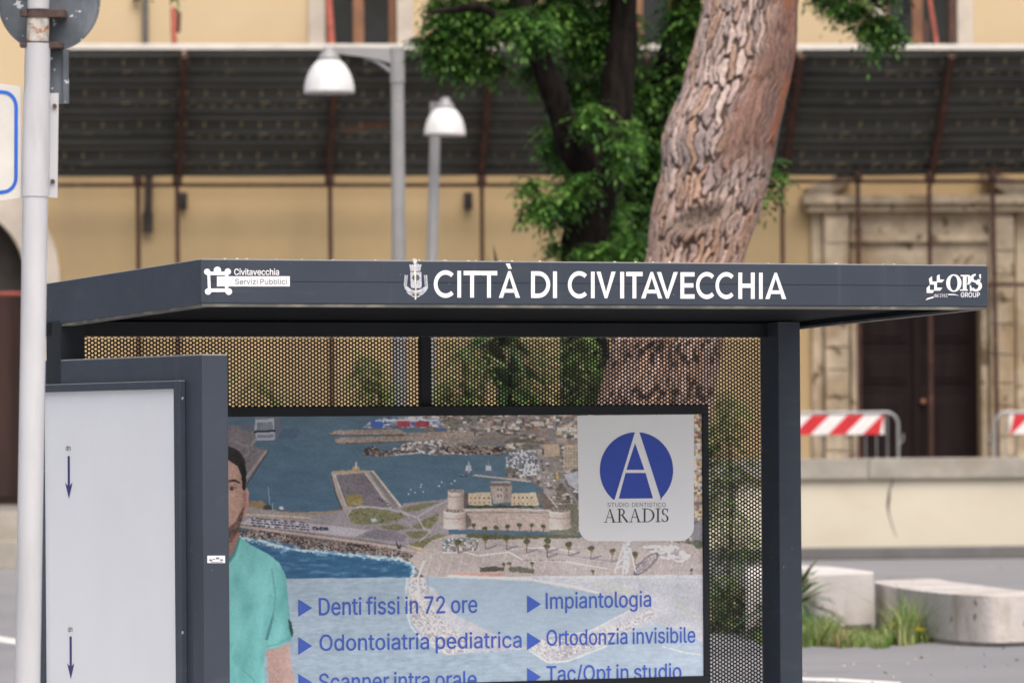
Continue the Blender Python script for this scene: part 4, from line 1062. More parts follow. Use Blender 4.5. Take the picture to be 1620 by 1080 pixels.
for x, y0, y1 in ((108.5, 721, 788), (111.5, 1006, 1073)):
    side_poly([(x - 1.7, y0), (x + 1.7, y0), (x + 1.9, y1 - 20), (x + 6, y1 - 25), (x + .3, y1), (x - 5.5, y1 - 25), (x - 1.4, y1 - 20)], -.0155, 'arrow', M['arrow'], case)

# ---- sans letter outlines (units: 1/1000), filled by winding number
GLYPHS = {
    'E': '419|60,0 60,509 372,509 372,452 125,452 125,286 355,286 355,229 125,229 125,57 375,57 375,0',
    'N': '523|60,0 60,509 136,509 343,183 352,169 363,151 375,130 388,107 401,82 414,55 405,54 402,81 401,108 400,134 399,157 399,195 399,509 463,509 463,0 387,0 202,290 190,310 177,331 164,354 148,381 108,452 119,454 122,384 123,354 124,328 125,307 125,291 125,0',
    'C': '510|267,-7 205,1 150,25 104,63 70,115 48,179 40,254 48,329 70,393 104,445 150,484 205,508 267,516 305,513 340,504 373,490 402,471 427,447 448,418 463,385 473,348 408,348 401,373 389,395 375,413 357,428 337,440 315,449 292,454 267,456 223,450 184,432 150,403 125,364 109,314 103,254 109,194 125,145 151,105 184,76 223,59 267,53 292,55 315,60 337,69 357,81 375,96 389,114 401,136 408,160 473,160 463,124 448,91 428,62 402,38 373,19 341,5 305,-4',
    'D': '502|219,0 96,0 96,57 215,57 272,63 318,81 354,110 379,149 394,198 399,255 394,312 379,361 354,399 320,428 275,446 221,452 93,452 93,509 225,509 294,501 353,478 399,441 433,391 455,329 462,255 455,181 433,119 398,68 351,31 291,8|125,509 125,0 60,0 60,509',
    'I': '180|58,0 120,0 120,508 58,508',
    'O': '533|267,-7 205,1 150,25 105,63 70,115 48,179 40,254 48,329 70,393 105,445 150,484 205,508 267,516 329,508 384,484 429,445 464,393 486,329 493,254 486,179 464,115 429,63 384,25 329,1|267,53 310,59 349,76 383,105 408,144 425,194 430,254 425,314 408,365 383,404 349,433 310,450 267,456 223,450 184,433 151,404 125,364 109,314 103,254 109,194 125,144 151,105 184,76 223,59',
    'P': '445|60,0 60,509 235,509 289,503 332,487 366,462 390,430 404,391 409,348 404,304 390,265 366,233 332,207 289,191 235,186 109,186 109,242 233,242 269,246 297,256 318,272 333,294 342,319 344,348 342,376 333,402 318,423 297,439 268,449 232,452 125,452 125,0',
    'S': '447|224,-9 172,-4 128,9 91,31 64,60 46,96 38,137 104,137 110,110 123,88 142,71 166,59 194,52 224,49 257,52 286,60 311,74 329,92 341,114 346,139 342,161 332,179 316,193 296,205 272,214 245,222 184,239 128,260 86,289 60,326 52,372 58,413 75,448 102,476 138,498 180,511 227,516 275,511 316,498 351,476 377,449 394,415 401,378 337,378 326,412 302,437 267,453 225,459 194,456 167,448 145,435 129,418 118,398 115,376 119,352 131,334 148,319 169,308 191,300 212,293 264,279 287,272 312,264 336,252 359,238 379,220 395,198 405,171 408,139 403,99 386,64 360,34 323,11 278,-4',
    'T': '449|32,452 32,509 417,509 417,452 257,452 257,0 193,0 193,452',
    'G': '520|269,-7 205,1 149,25 104,64 69,116 47,179 40,254 47,329 69,393 103,445 149,484 203,508 265,516 304,513 340,504 374,489 403,469 429,445 449,416 465,384 474,349 408,349 399,372 387,393 373,411 356,427 337,439 315,448 291,454 265,456 222,450 183,432 150,404 125,364 109,314 103,254 109,194 125,145 151,105 184,76 224,59 269,53 309,57 345,71 374,93 396,123 410,160 415,202 434,199 283,199 283,256 478,256 478,200 471,141 451,91 419,50 377,19 326,0',
    'R': '449|60,0 60,509 236,509 290,504 333,489 367,465 390,433 405,395 409,352 405,309 390,271 367,240 333,217 289,203 236,198 96,198 96,255 234,255 269,258 298,267 319,281 334,300 342,324 345,352 342,380 334,405 319,425 298,440 269,449 233,452 125,452 125,0|353,0 230,229 303,229 428,0',
    'U': '517|259,-8 203,-2 154,15 114,43 85,80 66,124 60,173 60,509 124,509 124,178 128,144 141,113 160,87 187,68 220,56 259,52 298,56 331,68 357,87 377,113 389,144 393,178 393,509 457,509 457,173 451,124 433,80 403,43 363,15 315,-2',
    'a': '389|160,-9 126,-5 94,5 68,22 48,45 35,73 30,108 34,138 43,161 58,179 78,193 100,203 125,211 152,216 178,220 209,224 234,227 252,230 265,235 273,243 276,255 276,257 273,279 267,297 256,311 240,322 220,329 196,331 171,329 149,322 132,313 118,301 107,288 100,274 41,291 57,322 79,346 104,364 133,375 163,382 194,384 215,383 239,379 263,372 286,360 306,343 322,320 333,290 337,251 337,0 277,0 277,52 272,52 264,38 252,25 236,12 215,1 190,-6|170,45 202,49 228,59 248,74 263,93 272,115 276,138 276,190 270,186 259,182 246,179 231,176 216,173 200,171 175,168 154,164 134,159 117,150 103,139 95,124 92,105 94,87 102,72 114,61 130,52 149,47',
    'b': '424|229,-8 198,-5 172,4 153,17 138,31 127,46 118,59 112,59 112,0 53,0 53,509 114,509 114,319 118,319 127,331 137,346 152,360 171,373 197,381 229,384 274,378 313,361 345,332 370,293 385,245 390,189 385,133 370,84 346,45 313,16 274,-2|220,47 253,51 279,66 301,88 316,117 325,151 328,189 325,227 316,261 301,290 280,311 253,325 220,330 188,325 161,312 140,291 125,263 116,229 113,189 116,150 125,115 140,86 162,65 188,51',
    'c': '396|207,-8 159,-2 117,16 82,46 56,85 40,133 34,187 40,243 56,291 82,330 117,360 159,378 207,384 234,383 260,377 284,368 305,356 324,341 340,322 353,301 362,277 303,262 298,276 290,289 281,301 270,311 257,319 242,325 226,329 207,330 173,325 145,310 124,287 108,258 99,224 96,187 99,151 108,117 124,89 145,66 173,51 207,46 226,48 243,52 258,58 271,66 282,76 292,89 299,102 304,117 363,102 354,78 341,56 325,37 306,21 285,9 261,-1 235,-6',
    'd': '424|195,-8 151,-2 111,16 79,45 55,84 39,133 34,189 39,245 55,293 79,332 112,361 151,378 196,384 228,381 253,373 272,360 287,346 298,331 306,319 311,319 311,509 372,509 372,0 313,0 313,59 307,59 298,46 287,31 272,17 252,4 227,-5|205,47 236,51 263,65 284,86 299,115 309,150 312,189 309,229 300,263 284,291 263,312 237,325 205,330 172,325 145,311 124,290 108,261 99,227 96,189 99,151 109,117 124,88 145,66 172,51',
    'e': '404|212,-8 161,-2 117,16 82,46 56,85 40,132 34,187 39,242 55,290 81,329 115,359 157,378 205,384 236,382 266,374 294,361 319,341 341,315 357,282 368,242 371,194 371,169 75,169 75,221 338,221 310,202 307,237 298,269 283,294 263,314 237,326 205,330 173,326 146,313 125,294 109,270 99,241 96,211 96,178 100,139 110,106 128,80 151,61 179,50 212,46 234,48 254,53 271,61 285,73 297,88 306,105 365,91 353,63 335,39 311,19 283,4 249,-5',
    'f': '254|228,379 228,327 6,327 6,379|81,0 81,432 84,461 96,486 113,505 135,519 161,527 187,530 207,529 222,527 234,524 243,521 227,468 222,470 215,472 206,473 195,474 171,470 154,460 145,443 142,419 142,0',
    'g': '425|207,-151 168,-148 134,-140 105,-127 82,-110 64,-91 51,-69 101,-41 110,-53 122,-66 136,-78 154,-88 178,-95 207,-97 249,-92 282,-75 304,-47 311,-6 311,68 306,68 298,56 287,41 272,28 252,16 227,8 195,5 152,10 113,27 80,53 55,90 39,136 34,191 39,246 55,293 80,332 112,361 152,378 196,384 228,382 253,373 273,360 288,346 299,331 308,319 313,319 313,379 372,379 372,-9 367,-54 350,-90 324,-117 291,-136 251,-147|205,59 237,63 264,75 285,95 300,121 309,154 312,193 309,231 300,264 285,291 264,312 237,325 205,330 172,325 145,312 124,290 109,262 99,229 96,193 99,155 109,123 124,96 145,76 172,63',
    'h': '410|114,227 114,0 53,0 53,509 114,509 114,287 102,287 124,332 152,362 187,379 227,384 264,380 295,369 321,349 341,321 353,285 357,240 357,0 296,0 296,235 290,275 273,304 246,323 210,329 184,326 161,317 141,303 126,283 117,257',
    'i': '167|53,0 53,379 114,379 114,0|84,443 67,446 54,455 44,468 41,483 44,499 54,512 67,521 84,524 100,521 114,512 123,499 126,483 123,468 114,455 100,446',
    'l': '189|139,-2 101,3 74,20 58,47 53,84 53,509 114,509 114,99 115,77 120,62 130,54 146,52 154,52 160,53 165,53 170,54 181,3 172,1 162,-1 151,-2',
    'm': '610|53,0 53,379 112,379 112,295 108,295 118,323 132,346 151,363 172,376 195,384 219,386 257,380 287,361 309,331 321,295 312,295 322,321 337,343 357,361 381,375 407,383 437,386 468,383 497,372 522,354 541,328 553,296 557,255 557,0 496,0 496,254 490,289 473,313 447,326 419,330 395,328 374,320 358,307 345,290 338,270 335,247 335,0 274,0 274,260 269,288 253,311 229,326 199,330 178,328 158,320 140,307 126,289 117,266 114,238 114,0',
    'n': '410|114,227 114,0 53,0 53,379 112,379 112,287 102,287 124,332 152,362 187,379 227,384 264,380 295,369 321,349 341,321 353,285 357,240 357,0 296,0 296,235 290,275 273,304 246,323 210,329 184,326 161,317 141,303 126,283 117,257',
    'o': '415|207,-8 159,-2 117,16 82,46 56,85 40,133 34,187 40,243 56,291 82,330 117,360 159,378 207,384 256,378 299,360 333,330 359,291 376,243 381,187 376,133 359,85 333,46 299,16 256,-2|207,46 242,51 270,66 292,89 307,117 316,151 319,187 316,224 307,258 292,287 270,310 242,325 207,330 173,325 145,310 124,287 108,258 99,224 96,187 99,151 108,117 124,89 145,66 173,51',
    'p': '424|53,-143 53,379 112,379 112,319 118,319 126,331 137,346 152,360 171,373 197,381 229,384 274,378 313,361 345,332 370,293 385,245 390,189 385,133 370,84 346,45 313,16 274,-2 229,-8 198,-5 173,4 153,17 138,31 127,46 118,59 114,59 114,-143|220,47 253,51 279,66 301,88 316,117 325,151 328,189 325,227 316,261 301,290 280,311 253,325 220,330 188,325 161,312 140,291 125,263 116,229 113,189 116,150 125,115 140,86 162,65 188,51',
    'r': '259|53,0 53,379 112,379 112,321 115,321 130,347 152,367 181,380 213,385 221,385 229,384 243,384 243,322 239,323 230,324 219,325 207,326 182,323 159,315 140,301 126,284 117,262 114,237 114,0',
    's': '365|182,-8 145,-5 112,3 84,18 62,38 45,63 36,94 94,107 105,79 124,60 150,49 181,45 217,50 244,62 262,81 268,103 265,121 254,136 237,147 212,155 149,170 104,186 72,208 53,237 47,274 51,305 65,332 87,354 115,370 149,381 187,384 223,381 254,372 279,358 299,339 314,316 324,290 268,277 258,298 243,316 219,328 187,333 156,329 131,317 114,299 109,277 112,258 124,243 144,232 172,223 229,209 275,194 306,171 325,142 331,107 326,75 312,47 290,24 260,6 223,-5',
    't': '227|204,379 204,327 6,327 6,379|65,471 126,471 126,98 128,76 136,61 150,53 170,50 177,50 185,51 194,52 202,54 213,2 203,-1 192,-3 180,-4 168,-4 125,2 92,21 72,52 65,93',
    'u': '410|182,-5 146,-1 115,11 89,31 69,59 57,95 53,139 53,379 114,379 114,144 119,105 137,75 164,56 200,50 226,53 249,62 268,77 283,97 293,122 296,153 296,379 357,379 357,0 298,0 298,92 307,92 286,47 257,17 222,0',
    'v': '389|163,0 17,379 84,379 165,155 177,121 187,87 196,53 206,21 184,21 194,53 203,87 213,121 224,155 305,379 371,379 226,0',
    'z': '380|42,0 42,46 254,320 254,323 48,323 48,379 333,379 333,331 126,60 126,56 339,56 339,0',
    '/': '249|235,533 71,-76 14,-76 178,533',
    '7': '453|97,0 323,448 323,452 62,452 62,509 391,509 391,449 165,0',
    '2': '453|64,0 64,47 234,229 261,257 282,282 299,305 311,327 318,348 320,371 317,397 308,419 293,436 273,449 250,457 224,460 196,457 172,447 153,433 139,413 130,390 127,362 66,362 71,405 86,442 111,473 143,496 182,511 225,516 268,511 306,497 337,474 361,445 376,411 381,372 378,345 371,318 357,290 336,259 306,223 267,180 153,60 153,57 389,57 389,0',
    '1': '453|76,0 76,55 391,55 391,0|276,509 276,0 212,0 212,448 209,448 86,358 86,427 198,509',
    '9': '453|226,516 271,510 310,494 343,468 368,434 384,393 389,347 385,309 373,270 350,224 315,168 200,0 130,0 301,248 307,248 299,234 287,221 273,210 257,202 238,196 218,195 175,199 137,214 106,237 83,269 68,307 64,352 69,397 85,436 110,469 143,494 182,510|226,460 199,457 174,446 154,429 138,407 129,381 125,352 129,322 138,295 154,274 174,257 199,247 226,243 254,247 279,257 299,273 314,295 324,321 327,350 324,381 314,407 299,429 279,446 254,457',
    '6': '453|226,-7 182,-1 142,15 109,40 84,74 69,115 64,162 68,199 80,239 102,285 137,340 252,509 322,509 151,261 145,261 154,275 165,288 179,299 196,307 214,312 235,314 278,309 316,295 346,271 370,240 384,201 389,157 384,112 368,73 343,39 310,14 271,-2|226,48 254,52 279,63 299,79 314,101 324,128 327,157 324,187 314,213 299,235 279,251 254,262 226,265 198,262 174,252 153,235 138,214 128,188 125,158 128,128 138,102 153,79 174,63 198,52',
}
from mathutils.geometry import delaunay_2d_cdt
_gc = {}
def glyph_tris(ch):
    if ch in _gc: return _gc[ch]
    parts = GLYPHS[ch].split('|'); adv = int(parts[0])
    loops = [[tuple(float(v) for v in p.split(',')) for p in q.split(' ')] for q in parts[1:]]
    V_ = []; E_ = []
    for L in loops:
        b0 = len(V_); V_ += [Vector(p) for p in L]; E_ += [(b0 + i, b0 + (i + 1) % len(L)) for i in range(len(L))]
    r_ = delaunay_2d_cdt(V_, E_, [], 0, 0.01)
    vs = [tuple(v) for v in r_[0]]; keep = []
    for f in r_[2]:
        cx_ = sum(vs[i][0] for i in f) / len(f); cy_ = sum(vs[i][1] for i in f) / len(f); wn = 0
        for L in loops:
            for (x0, y0), (x1, y1) in zip(L, L[1:] + L[:1]):
                c_ = (x1 - x0) * (cy_ - y0) - (cx_ - x0) * (y1 - y0)
                if y0 <= cy_ < y1 and c_ > 0: wn += 1
                elif y1 <= cy_ < y0 and c_ < 0: wn -= 1
        if wn: keep.append(tuple(f))
    _gc[ch] = (adv, vs, keep); return _gc[ch]
def text_mesh(body, bold=0.0):
    V_ = []; F_ = []; x = 0.0
    for ch in body:
        if ch == ' ': x += 150; continue
        adv, vs, fs = glyph_tris(ch); b0 = len(V_)
        V_ += [(x + p[0], p[1]) for p in vs]; F_ += [tuple(i + b0 for i in f) for f in fs]; x += adv
    return V_, F_
def put_text(body, x0, x1, ytop, ybase, ref, plane, v, mt, par, bold=0.0, slope=0.0, name='lettering'):
    """ref: letters whose top and base give the height; text spans x0..x1 in the picture at its true place"""
    V_, F_ = text_mesh(body, bold)
    Rv, _ = text_mesh(ref, bold)
    bx0, bx1 = min(p[0] for p in V_), max(p[0] for p in V_)
    ry0, ry1 = min(p[1] for p in Rv), max(p[1] for p in Rv)
    a = plane.pix(x0, ybase, v); b_ = plane.pix(x1, ybase + slope * (x1 - x0), v); c_ = plane.pix(x0, ytop, v)
    mm = MB(); P = []
    for x, y in V_:
        f = (x - bx0) / (bx1 - bx0); g_ = (y - ry0) / (ry1 - ry0)
        uu = a[0] + (b_[0] - a[0]) * f; zz_ = a[1] + (b_[1] - a[1]) * f + (c_[1] - a[1]) * g_
        P.append((v, uu, zz_) if plane is Side else (uu, v, zz_))
    mm.add(P, F_)
    if bold > 0:
        hgt = abs(c_[1] - a[1])
        for dx, dz_, dv in ((bold * .5, 0, .0002), (-bold * .5, 0, .0004), (0, bold * .35, .0006), (0, -bold * .35, .0008)):
            mm.add([(p[0] + dx * hgt, p[1] - dv, p[2] + dz_ * hgt) for p in P], F_)
    return mm.build(name, mt, par)
put_text('dn', 104, 111.5, 704, 712.5, 'd', Side, -.0155, M['ink'], case, -.012)
put_text('dn', 107.5, 114.5, 990, 999, 'd', Side, -.0155, M['ink'], case, -.012)
# small white sticker on the case's front edge
q = [FS.pix(x, y, -.0015) for x, y in ((328, 878.5), (356, 878.5), (356, 890), (328, 890))]
m = MB(); m.flat([q], -.0015); stk = m.build('sticker', M['vinyl'], case)
m = MB()
for x0, x1, y0, y1 in ((331, 336, 884, 887), (337, 340, 883, 885), (341.5, 347, 881, 884), (348, 353, 884, 886.5), (333, 353, 888, 889)):
    m.flat([[FS.pix(x, y, -.0025) for x, y in ((x0, y0), (x1, y0), (x1, y1), (x0, y1))]], -.0025)
m.build('sticker_print', M['vinyl_dark'], stk)

# ---- lettering on the roof edge; shapes laid out on the real board
def decal(polys, v, name, mt, par, conv, plane=FS):
    mm = MB(); mm.flat([[plane.pix(*conv(x, y), v) for x, y in poly] for poly in polys], v); return mm.build(name, mt, par)
def arcs(cx_, cy_, rx, ry, a0, a1, tx, ty=None, n=28):
    ty = tx if ty is None else ty
    A_ = [R(a0 + (a1 - a0) * i / n) for i in range(n + 1)]
    return [(cx_ + rx * math.cos(a_), cy_ + ry * math.sin(a_)) for a_ in A_] + [(cx_ + (rx - tx) * math.cos(a_), cy_ + (ry - ty) * math.sin(a_)) for a_ in reversed(A_)]
def rect(x0, y0, x1, y1): return [(x0, y0), (x1, y0), (x1, y1), (x0, y1)]
def circ(cx_, cy_, r_, n=24, ry=None): return [(cx_ + r_ * math.cos(2 * math.pi * i / n), cy_ + (ry or r_) * math.sin(2 * math.pi * i / n)) for i in range(n)]
def glyph(ch, w_, t_=.165):
    """geometric capitals, height 1, y up"""
    if ch == 'I': return [rect(0, 0, w_, 1)]
    if ch == 'C': return [arcs(.5, .5, .515, .515, 47, 313, t_)]
    if ch == 'D': return [rect(0, 0, t_, 1), arcs(w_ - .5, .5, .5, .5, -90, 90, t_), rect(t_, 0, w_ - .5, t_), rect(t_, 1 - t_, w_ - .5, 1)]
    if ch == 'T': return [rect(0, 1 - t_, w_, 1), rect(w_ / 2 - t_ / 2, 0, w_ / 2 + t_ / 2, 1 - t_)]
    if ch == 'E': return [rect(0, 0, t_, 1), rect(t_, 0, w_, t_), rect(t_, 1 - t_, w_, 1), rect(t_, .5 - t_ / 2, w_ * .92, .5 + t_ / 2)]
    if ch == 'H': return [rect(0, 0, t_, 1), rect(w_ - t_, 0, w_, 1), rect(t_, .5 - t_ / 2, w_ - t_, .5 + t_ / 2)]
    s_ = t_ * 1.08
    if ch == 'V': return [[(0, 1), (s_, 1), (w_ / 2, .24), (w_ - s_, 1), (w_, 1), (w_ / 2 + .055, 0), (w_ / 2 - .055, 0)]]
    if ch in 'A\u00c0':
        g_ = [[(0, 0), (s_, 0), (w_ / 2, .78), (w_ - s_, 0), (w_, 0), (w_ / 2 + .05, 1), (w_ / 2 - .05, 1)], rect(w_ * .24, .19, w_ * .76, .19 + t_ * .85)]
        if ch == '\u00c0': g_.append([(w_ * .5 - .16, 1.28), (w_ * .5 + .02, 1.28), (w_ * .5 + .1, 1.08), (w_ * .5 - .04, 1.08)])
        return g_
spans = [('C', 169, 249), ('I', 262, 277), ('T', 287, 355), ('T', 355.5, 422), ('\u00c0', 428, 513), ('D', 557, 634), ('I', 645, 661), ('C', 706, 783), ('I', 797, 812), ('V', 819, 896), ('I', 914, 930), ('T', 938, 1004),
         ('A', 998, 1083), ('V', 1061, 1145), ('E', 1155, 1212), ('C', 1219, 1292), ('C', 1297, 1370), ('H', 1387, 1453), ('I', 1470, 1485), ('A', 1495, 1579)]
polys = []
cap = 107.0
for ch, xa, xb in spans:
    f = (xa - 169) / 1400.0; base_y = 178.5 + 6.5 * f; top_y = base_y - (107.5 - 2.5 * f)
    ww = (xb - xa) / (cap * .885); hC = 1
    for pg in glyph(ch, ww):
        polys.append([(620 + (xa + x / ww * (xb - xa) if ch != 'C' else xa + x * (xb - xa) / .87) / 2.5312, 400 + (base_y + (top_y - base_y) * y) / 2.5312) for x, y in pg])
decal(polys, -.0012, 'lettering', M['vinyl'], fas, lambda x, y: (x, y))
# public-services logo on the left end
k1 = lambda x, y: (310 + x / 9.529, 400 + y / 9.529)
pg = [circ(169, 285, 48), circ(323, 263, 56), circ(480, 283, 49), circ(183, 582, 49), circ(494, 583, 51), rect(169, 282, 480, 336), [(168, 285), (213, 285), (226, 585), (181, 585)], rect(183, 536, 494, 590), rect(316, 352, 1415, 505), rect(438, 300, 488, 352), rect(438, 505, 488, 560)]
for i, pg_ in enumerate(pg): pass
m = MB()
for i, pg_ in enumerate(pg): m.flat([[FS.pix(*k1(x, y), -.001 - .00012 * i) for x, y in pg_]], -.001 - .00012 * i)
lg = m.build('services_logo', M['vinyl'], fas)
put_text('Civitavecchia', 310 + 578 / 9.529, 310 + 1250 / 9.529, 400 + 240 / 9.529, 400 + 333 / 9.529, 'h', FS, -.0012, M['vinyl'], fas, .07)
put_text('Servizi Pubblici', 310 + 590 / 9.529, 310 + 1372 / 9.529, 400 + 392 / 9.529, 400 + 474 / 9.529, 'b', FS, -.0035, M['vinyl_dark'], fas, -.012)
# town crest
k2 = lambda x, y: (620 + x / 12, 400 + y / 12)
cp = [[(350, 362), (558, 362), (566, 640), (540, 668), (380, 668), (358, 640)]]
cp += [[(352, 345), (330, 225), (350, 215), (372, 240), (385, 205), (402, 240), (425, 190), (460, 185), (480, 235), (490, 185), (515, 230), (540, 215), (562, 225), (535, 345)]]
cp += [[(235, 620), (300, 640), (360, 690), (440, 715), (520, 700), (600, 655), (680, 625), (690, 660), (640, 740), (540, 745), (450, 760), (360, 745), (290, 735), (245, 680)]]
decal(cp, -.0010, 'crest', M['vinyl_grey'], fas, k2)
lf = []
for sd in (-1, 1):
    for i in range(7):
        a_ = i / 6.0; bx = 455 + sd * (215 - 40 * a_ - 25 * (1 - a_)); by = 640 - 185 * a_
        for s2 in (-1, 1):
            dx, dy = sd * .25 + s2 * .75, -.9; L_ = 44
            nx_, ny_ = -dy, dx
            lf.append([(bx, by), (bx + dx * L_ * .5 + nx_ * 11, by + dy * L_ * .5 + ny_ * 11), (bx + dx * L_, by + dy * L_), (bx + dx * L_ * .5 - nx_ * 11, by + dy * L_ * .5 - ny_ * 11)])
    for i in range(4):
        bx = 455 + sd * (40 + 28 * i); by = 830 - 18 * i
        lf.append([(bx - 22, by), (bx, by - 16), (bx + 22, by), (bx, by + 18)])
    lf.append([(455 + sd * 15, 770), (455 + sd * 150, 745), (455 + sd * 185, 740), (455 + sd * 120, 795)])
m = MB()
for i, q in enumerate(lf): m.flat([[FS.pix(*k2(x, y), -.0014 - .00004 * (i % 9)) for x, y in q]], -.0014 - .00004 * (i % 9))
m.build('crest_laurel', M['vinyl_grey'], fas)
decal([circ(455, 470, 72, 20, 62), [(446, 500), (466, 500), (472, 600), (440, 600)]], -.0019, 'crest_tree', M['sign_back'], fas, k2)
decal([[(395, 110), (440, 105), (478, 130), (478, 170), (455, 200), (452, 300), (462, 360), (460, 470), (464, 620), (470, 760), (465, 880), (436, 895), (430, 770), (444, 640), (430, 500), (420, 370), (428, 300), (420, 210), (395, 160)]], -.0023, 'bird_dropping', M['dropping'], fas, k2)
# builder's mark on the right end: chevrons and serif letters
k3 = lambda x, y: (1400 + x / 7.2, 380 + y / 7.2)
def bold_serif_O(x0, x1, y0, y1): # crescents, thick sides
    cx_, cy_ = (x0 + x1) / 2, (y0 + y1) / 2; return [arcs(cx_, cy_, (x1 - x0) / 2, (y1 - y0) / 2, 0, 360, 45, 14, 40)]
cp = bold_serif_O(697, 872, 388, 587)
cp += [rect(888, 395, 930, 575), rect(862, 395, 888, 410), rect(855, 560, 945, 575), [(930, 395), (965, 395), (930, 412)], arcs(938, 450, 50, 57, -90, 90, 42, 16, 24)]
cp += [arcs(1034, 432, 62, 50, 20, 270, 36, 22, 24)[::1], arcs(1036, 520, 70, 63, -95, 150, 40, 25, 24), [(1008, 452), (1036, 457), (1090, 505), (1046, 505)], [(1070, 390), (1094, 386), (1094, 440), (1078, 430)], [(966, 505), (984, 520), (992, 578), (968, 580)]]
cp = [[(x, 2 * 484 - y) if False else (x, y) for x, y in q] for q in cp]
S_up = arcs(1034, 440, 62, 54, 180, 330, 40, 22, 20); 
chev = [[(500, 440), (535, 408), (540, 470), (590, 470), (592, 405), (622, 386), (626, 448), (678, 448), (650, 480), (592, 480), (592, 540), (655, 540), (630, 574), (562, 574), (560, 505), (512, 505)],
        [(474, 545), (510, 508), (512, 565), (562, 568), (545, 600), (476, 600)], [(462, 684), (480, 660), (550, 640), (556, 655), (500, 672)], [(718, 612), (790, 612), (850, 632), (790, 624), (718, 624)]]
m = MB(); allp = cp + chev
for i, q in enumerate(allp): m.flat([[FS.pix(*k3(x, y), -.0010 - .0001 * i) for x, y in q]], -.0010 - .0001 * i)
m.build('builder_logo', M['vinyl'], fas)
put_text('GROUP', 1400 + 864 / 7.2, 1400 + 1080 / 7.2, 380 + 594 / 7.2, 380 + 648 / 7.2, 'R', FS, -.0012, M['vinyl'], fas, .06)
put_text('dal 1961', 1400 + 560 / 7.2, 1400 + 712 / 7.2, 380 + 608 / 7.2, 380 + 648 / 7.2, 'd', FS, -.0012, M['vinyl'], fas, .0)

# ---- advertising poster in its black frame
vF = vB - .075                                    # front of the frame
vPr = vB - .062                                   # printed sheet
fu1 = FS.pix(1122, 800, vF)[0]; iu1 = FS.pix(1113, 800, vF)[0]; fz = FS.pix(740, 641.5, vF)[1]; iz = FS.pix(740, 657, vF)[1]
fu0 = FS.pix(225, 800, vF)[0]; iu0 = FS.pix(234, 800, vF)[0]; fzb = .42; izb = .46
m = MB(); m.box(fu0, fu1, vF, vB - .004, iz, fz); m.box(fu0, fu1, vF, vB - .004, fzb, izb); m.box(fu0, iu0, vF, vB - .004, izb, iz); m.box(iu1, fu1, vF, vB - .004, izb, iz)
m.box(iu0, iu1, vB - .04, vB - .0045, izb, iz)
case2 = m.build('poster_case', M['steel_dark'], sh, .003)
NU, NZ = 900, 560
zlow = FS.pix(740, 1190, vPr)[1]
gu = np.linspace(iu0, iu1, NU); gz = np.linspace(iz, zlow, NZ)
GU, GZ = np.meshgrid(gu, gz)
PX, PY = FS.px_of(GU, np.full_like(GU, vPr), GZ)
IMG = np.zeros(PX.shape + (3,))
def setc(mask, c, a=1.0):
    c = np.asarray(c, float)
    aa = (mask.astype(float) * a)[..., None]; IMG[:] = IMG * (1 - aa) + c * aa
def inpoly(poly, X=None, Y=None):
    X = PX if X is None else X; Y = PY if Y is None else Y
    r_ = np.zeros(X.shape, bool); n = len(poly); j = n - 1
    for i in range(n):
        xi, yi = poly[i]; xj, yj = poly[j]
        if yi != yj:
            cnd = ((yi > Y) != (yj > Y)) & (X < (xj - xi) * (Y - yi) / (yj - yi) + xi); r_ ^= cnd
        j = i
    return r_
def seg_d(p, q):
    dx, dy = q[0] - p[0], q[1] - p[1]; t_ = np.clip(((PX - p[0]) * dx + (PY - p[1]) * dy) / (dx * dx + dy * dy + 1e-9), 0, 1)
    return np.hypot(PX - p[0] - t_ * dx, PY - p[1] - t_ * dy)
def stroke(pts, w_, c, a=1.0, jag=0):
    d_ = np.full(PX.shape, 1e9)
    for p, q in zip(pts[:-1], pts[1:]): d_ = np.minimum(d_, seg_d(p, q))
    if jag: d_ = d_ + (fbm(PX / 4, PY / 4, 91, 3) - .5) * jag
    setc(d_ < w_ / 2, c, a)
A = lambda L_: [(350 + x / 3.6, 640 + y / 3.6) for x, y in L_]
B = lambda L_: [(700 + x / 3.6, 640 + y / 3.6) for x, y in L_]
Z6 = lambda L_: [(350 + x / 4.05, 840 + y / 4.05) for x, y in L_]
Z7 = lambda L_: [(740 + x / 3.375, 860 + y / 3.375) for x, y in L_]
n1 = fbm(PX / 30, PY / 9, 1, 5); n2 = fbm(PX / 5, PY / 2.5, 2, 4); n3 = fbm(PX / 2.6, PY / 2.2, 5, 2); n4 = fbm(PX / 9, PY / 9, 6, 4)
jx = PX + (n4 - .5) * 5; jy = PY + (fbm(PX / 7, PY / 7, 7, 4) - .5) * 4     # ragged edges for natural outlines
tt = np.clip((PY - 655) / 190, 0, 1)[..., None]; tx = np.clip((PX - 360) / 480, 0, 1)[..., None]
IMG[:] = (np.array((84, 108, 124)) * (1 - tt) + np.array((66, 98, 124)) * tt) * (1 - .35 * tx) + np.array((92, 112, 118)) * .35 * tx
IMG += ((n1 - .5) * 16 + (n2 - .5) * 8)[..., None]
def speck(mask, pal_, cell, seed, dark=.0, jit=.5):
    cx_, cy_ = np.floor((PX + (n4 - .5) * cell[0] * jit * 4) / cell[0]), np.floor((PY + (n1 - .5) * cell[1] * jit * 4) / cell[1])
    h = hash2(cx_, cy_, seed); pal_ = np.array(pal_, float); c = pal_[(h * (len(pal_) - .01)).astype(int)]
    c = c * (.86 + .3 * hash2(cx_, cy_, seed + 3))[..., None]
    c = c + ((n3 - .5) * 34)[..., None]
    IMG[:] = np.where(mask[..., None], c, IMG)
CITY = [(168, 150, 138), (150, 134, 126), (124, 116, 114), (156, 118, 98), (190, 180, 172), (92, 86, 86), (98, 98, 82), (176, 160, 140), (134, 124, 122), (112, 104, 104)]
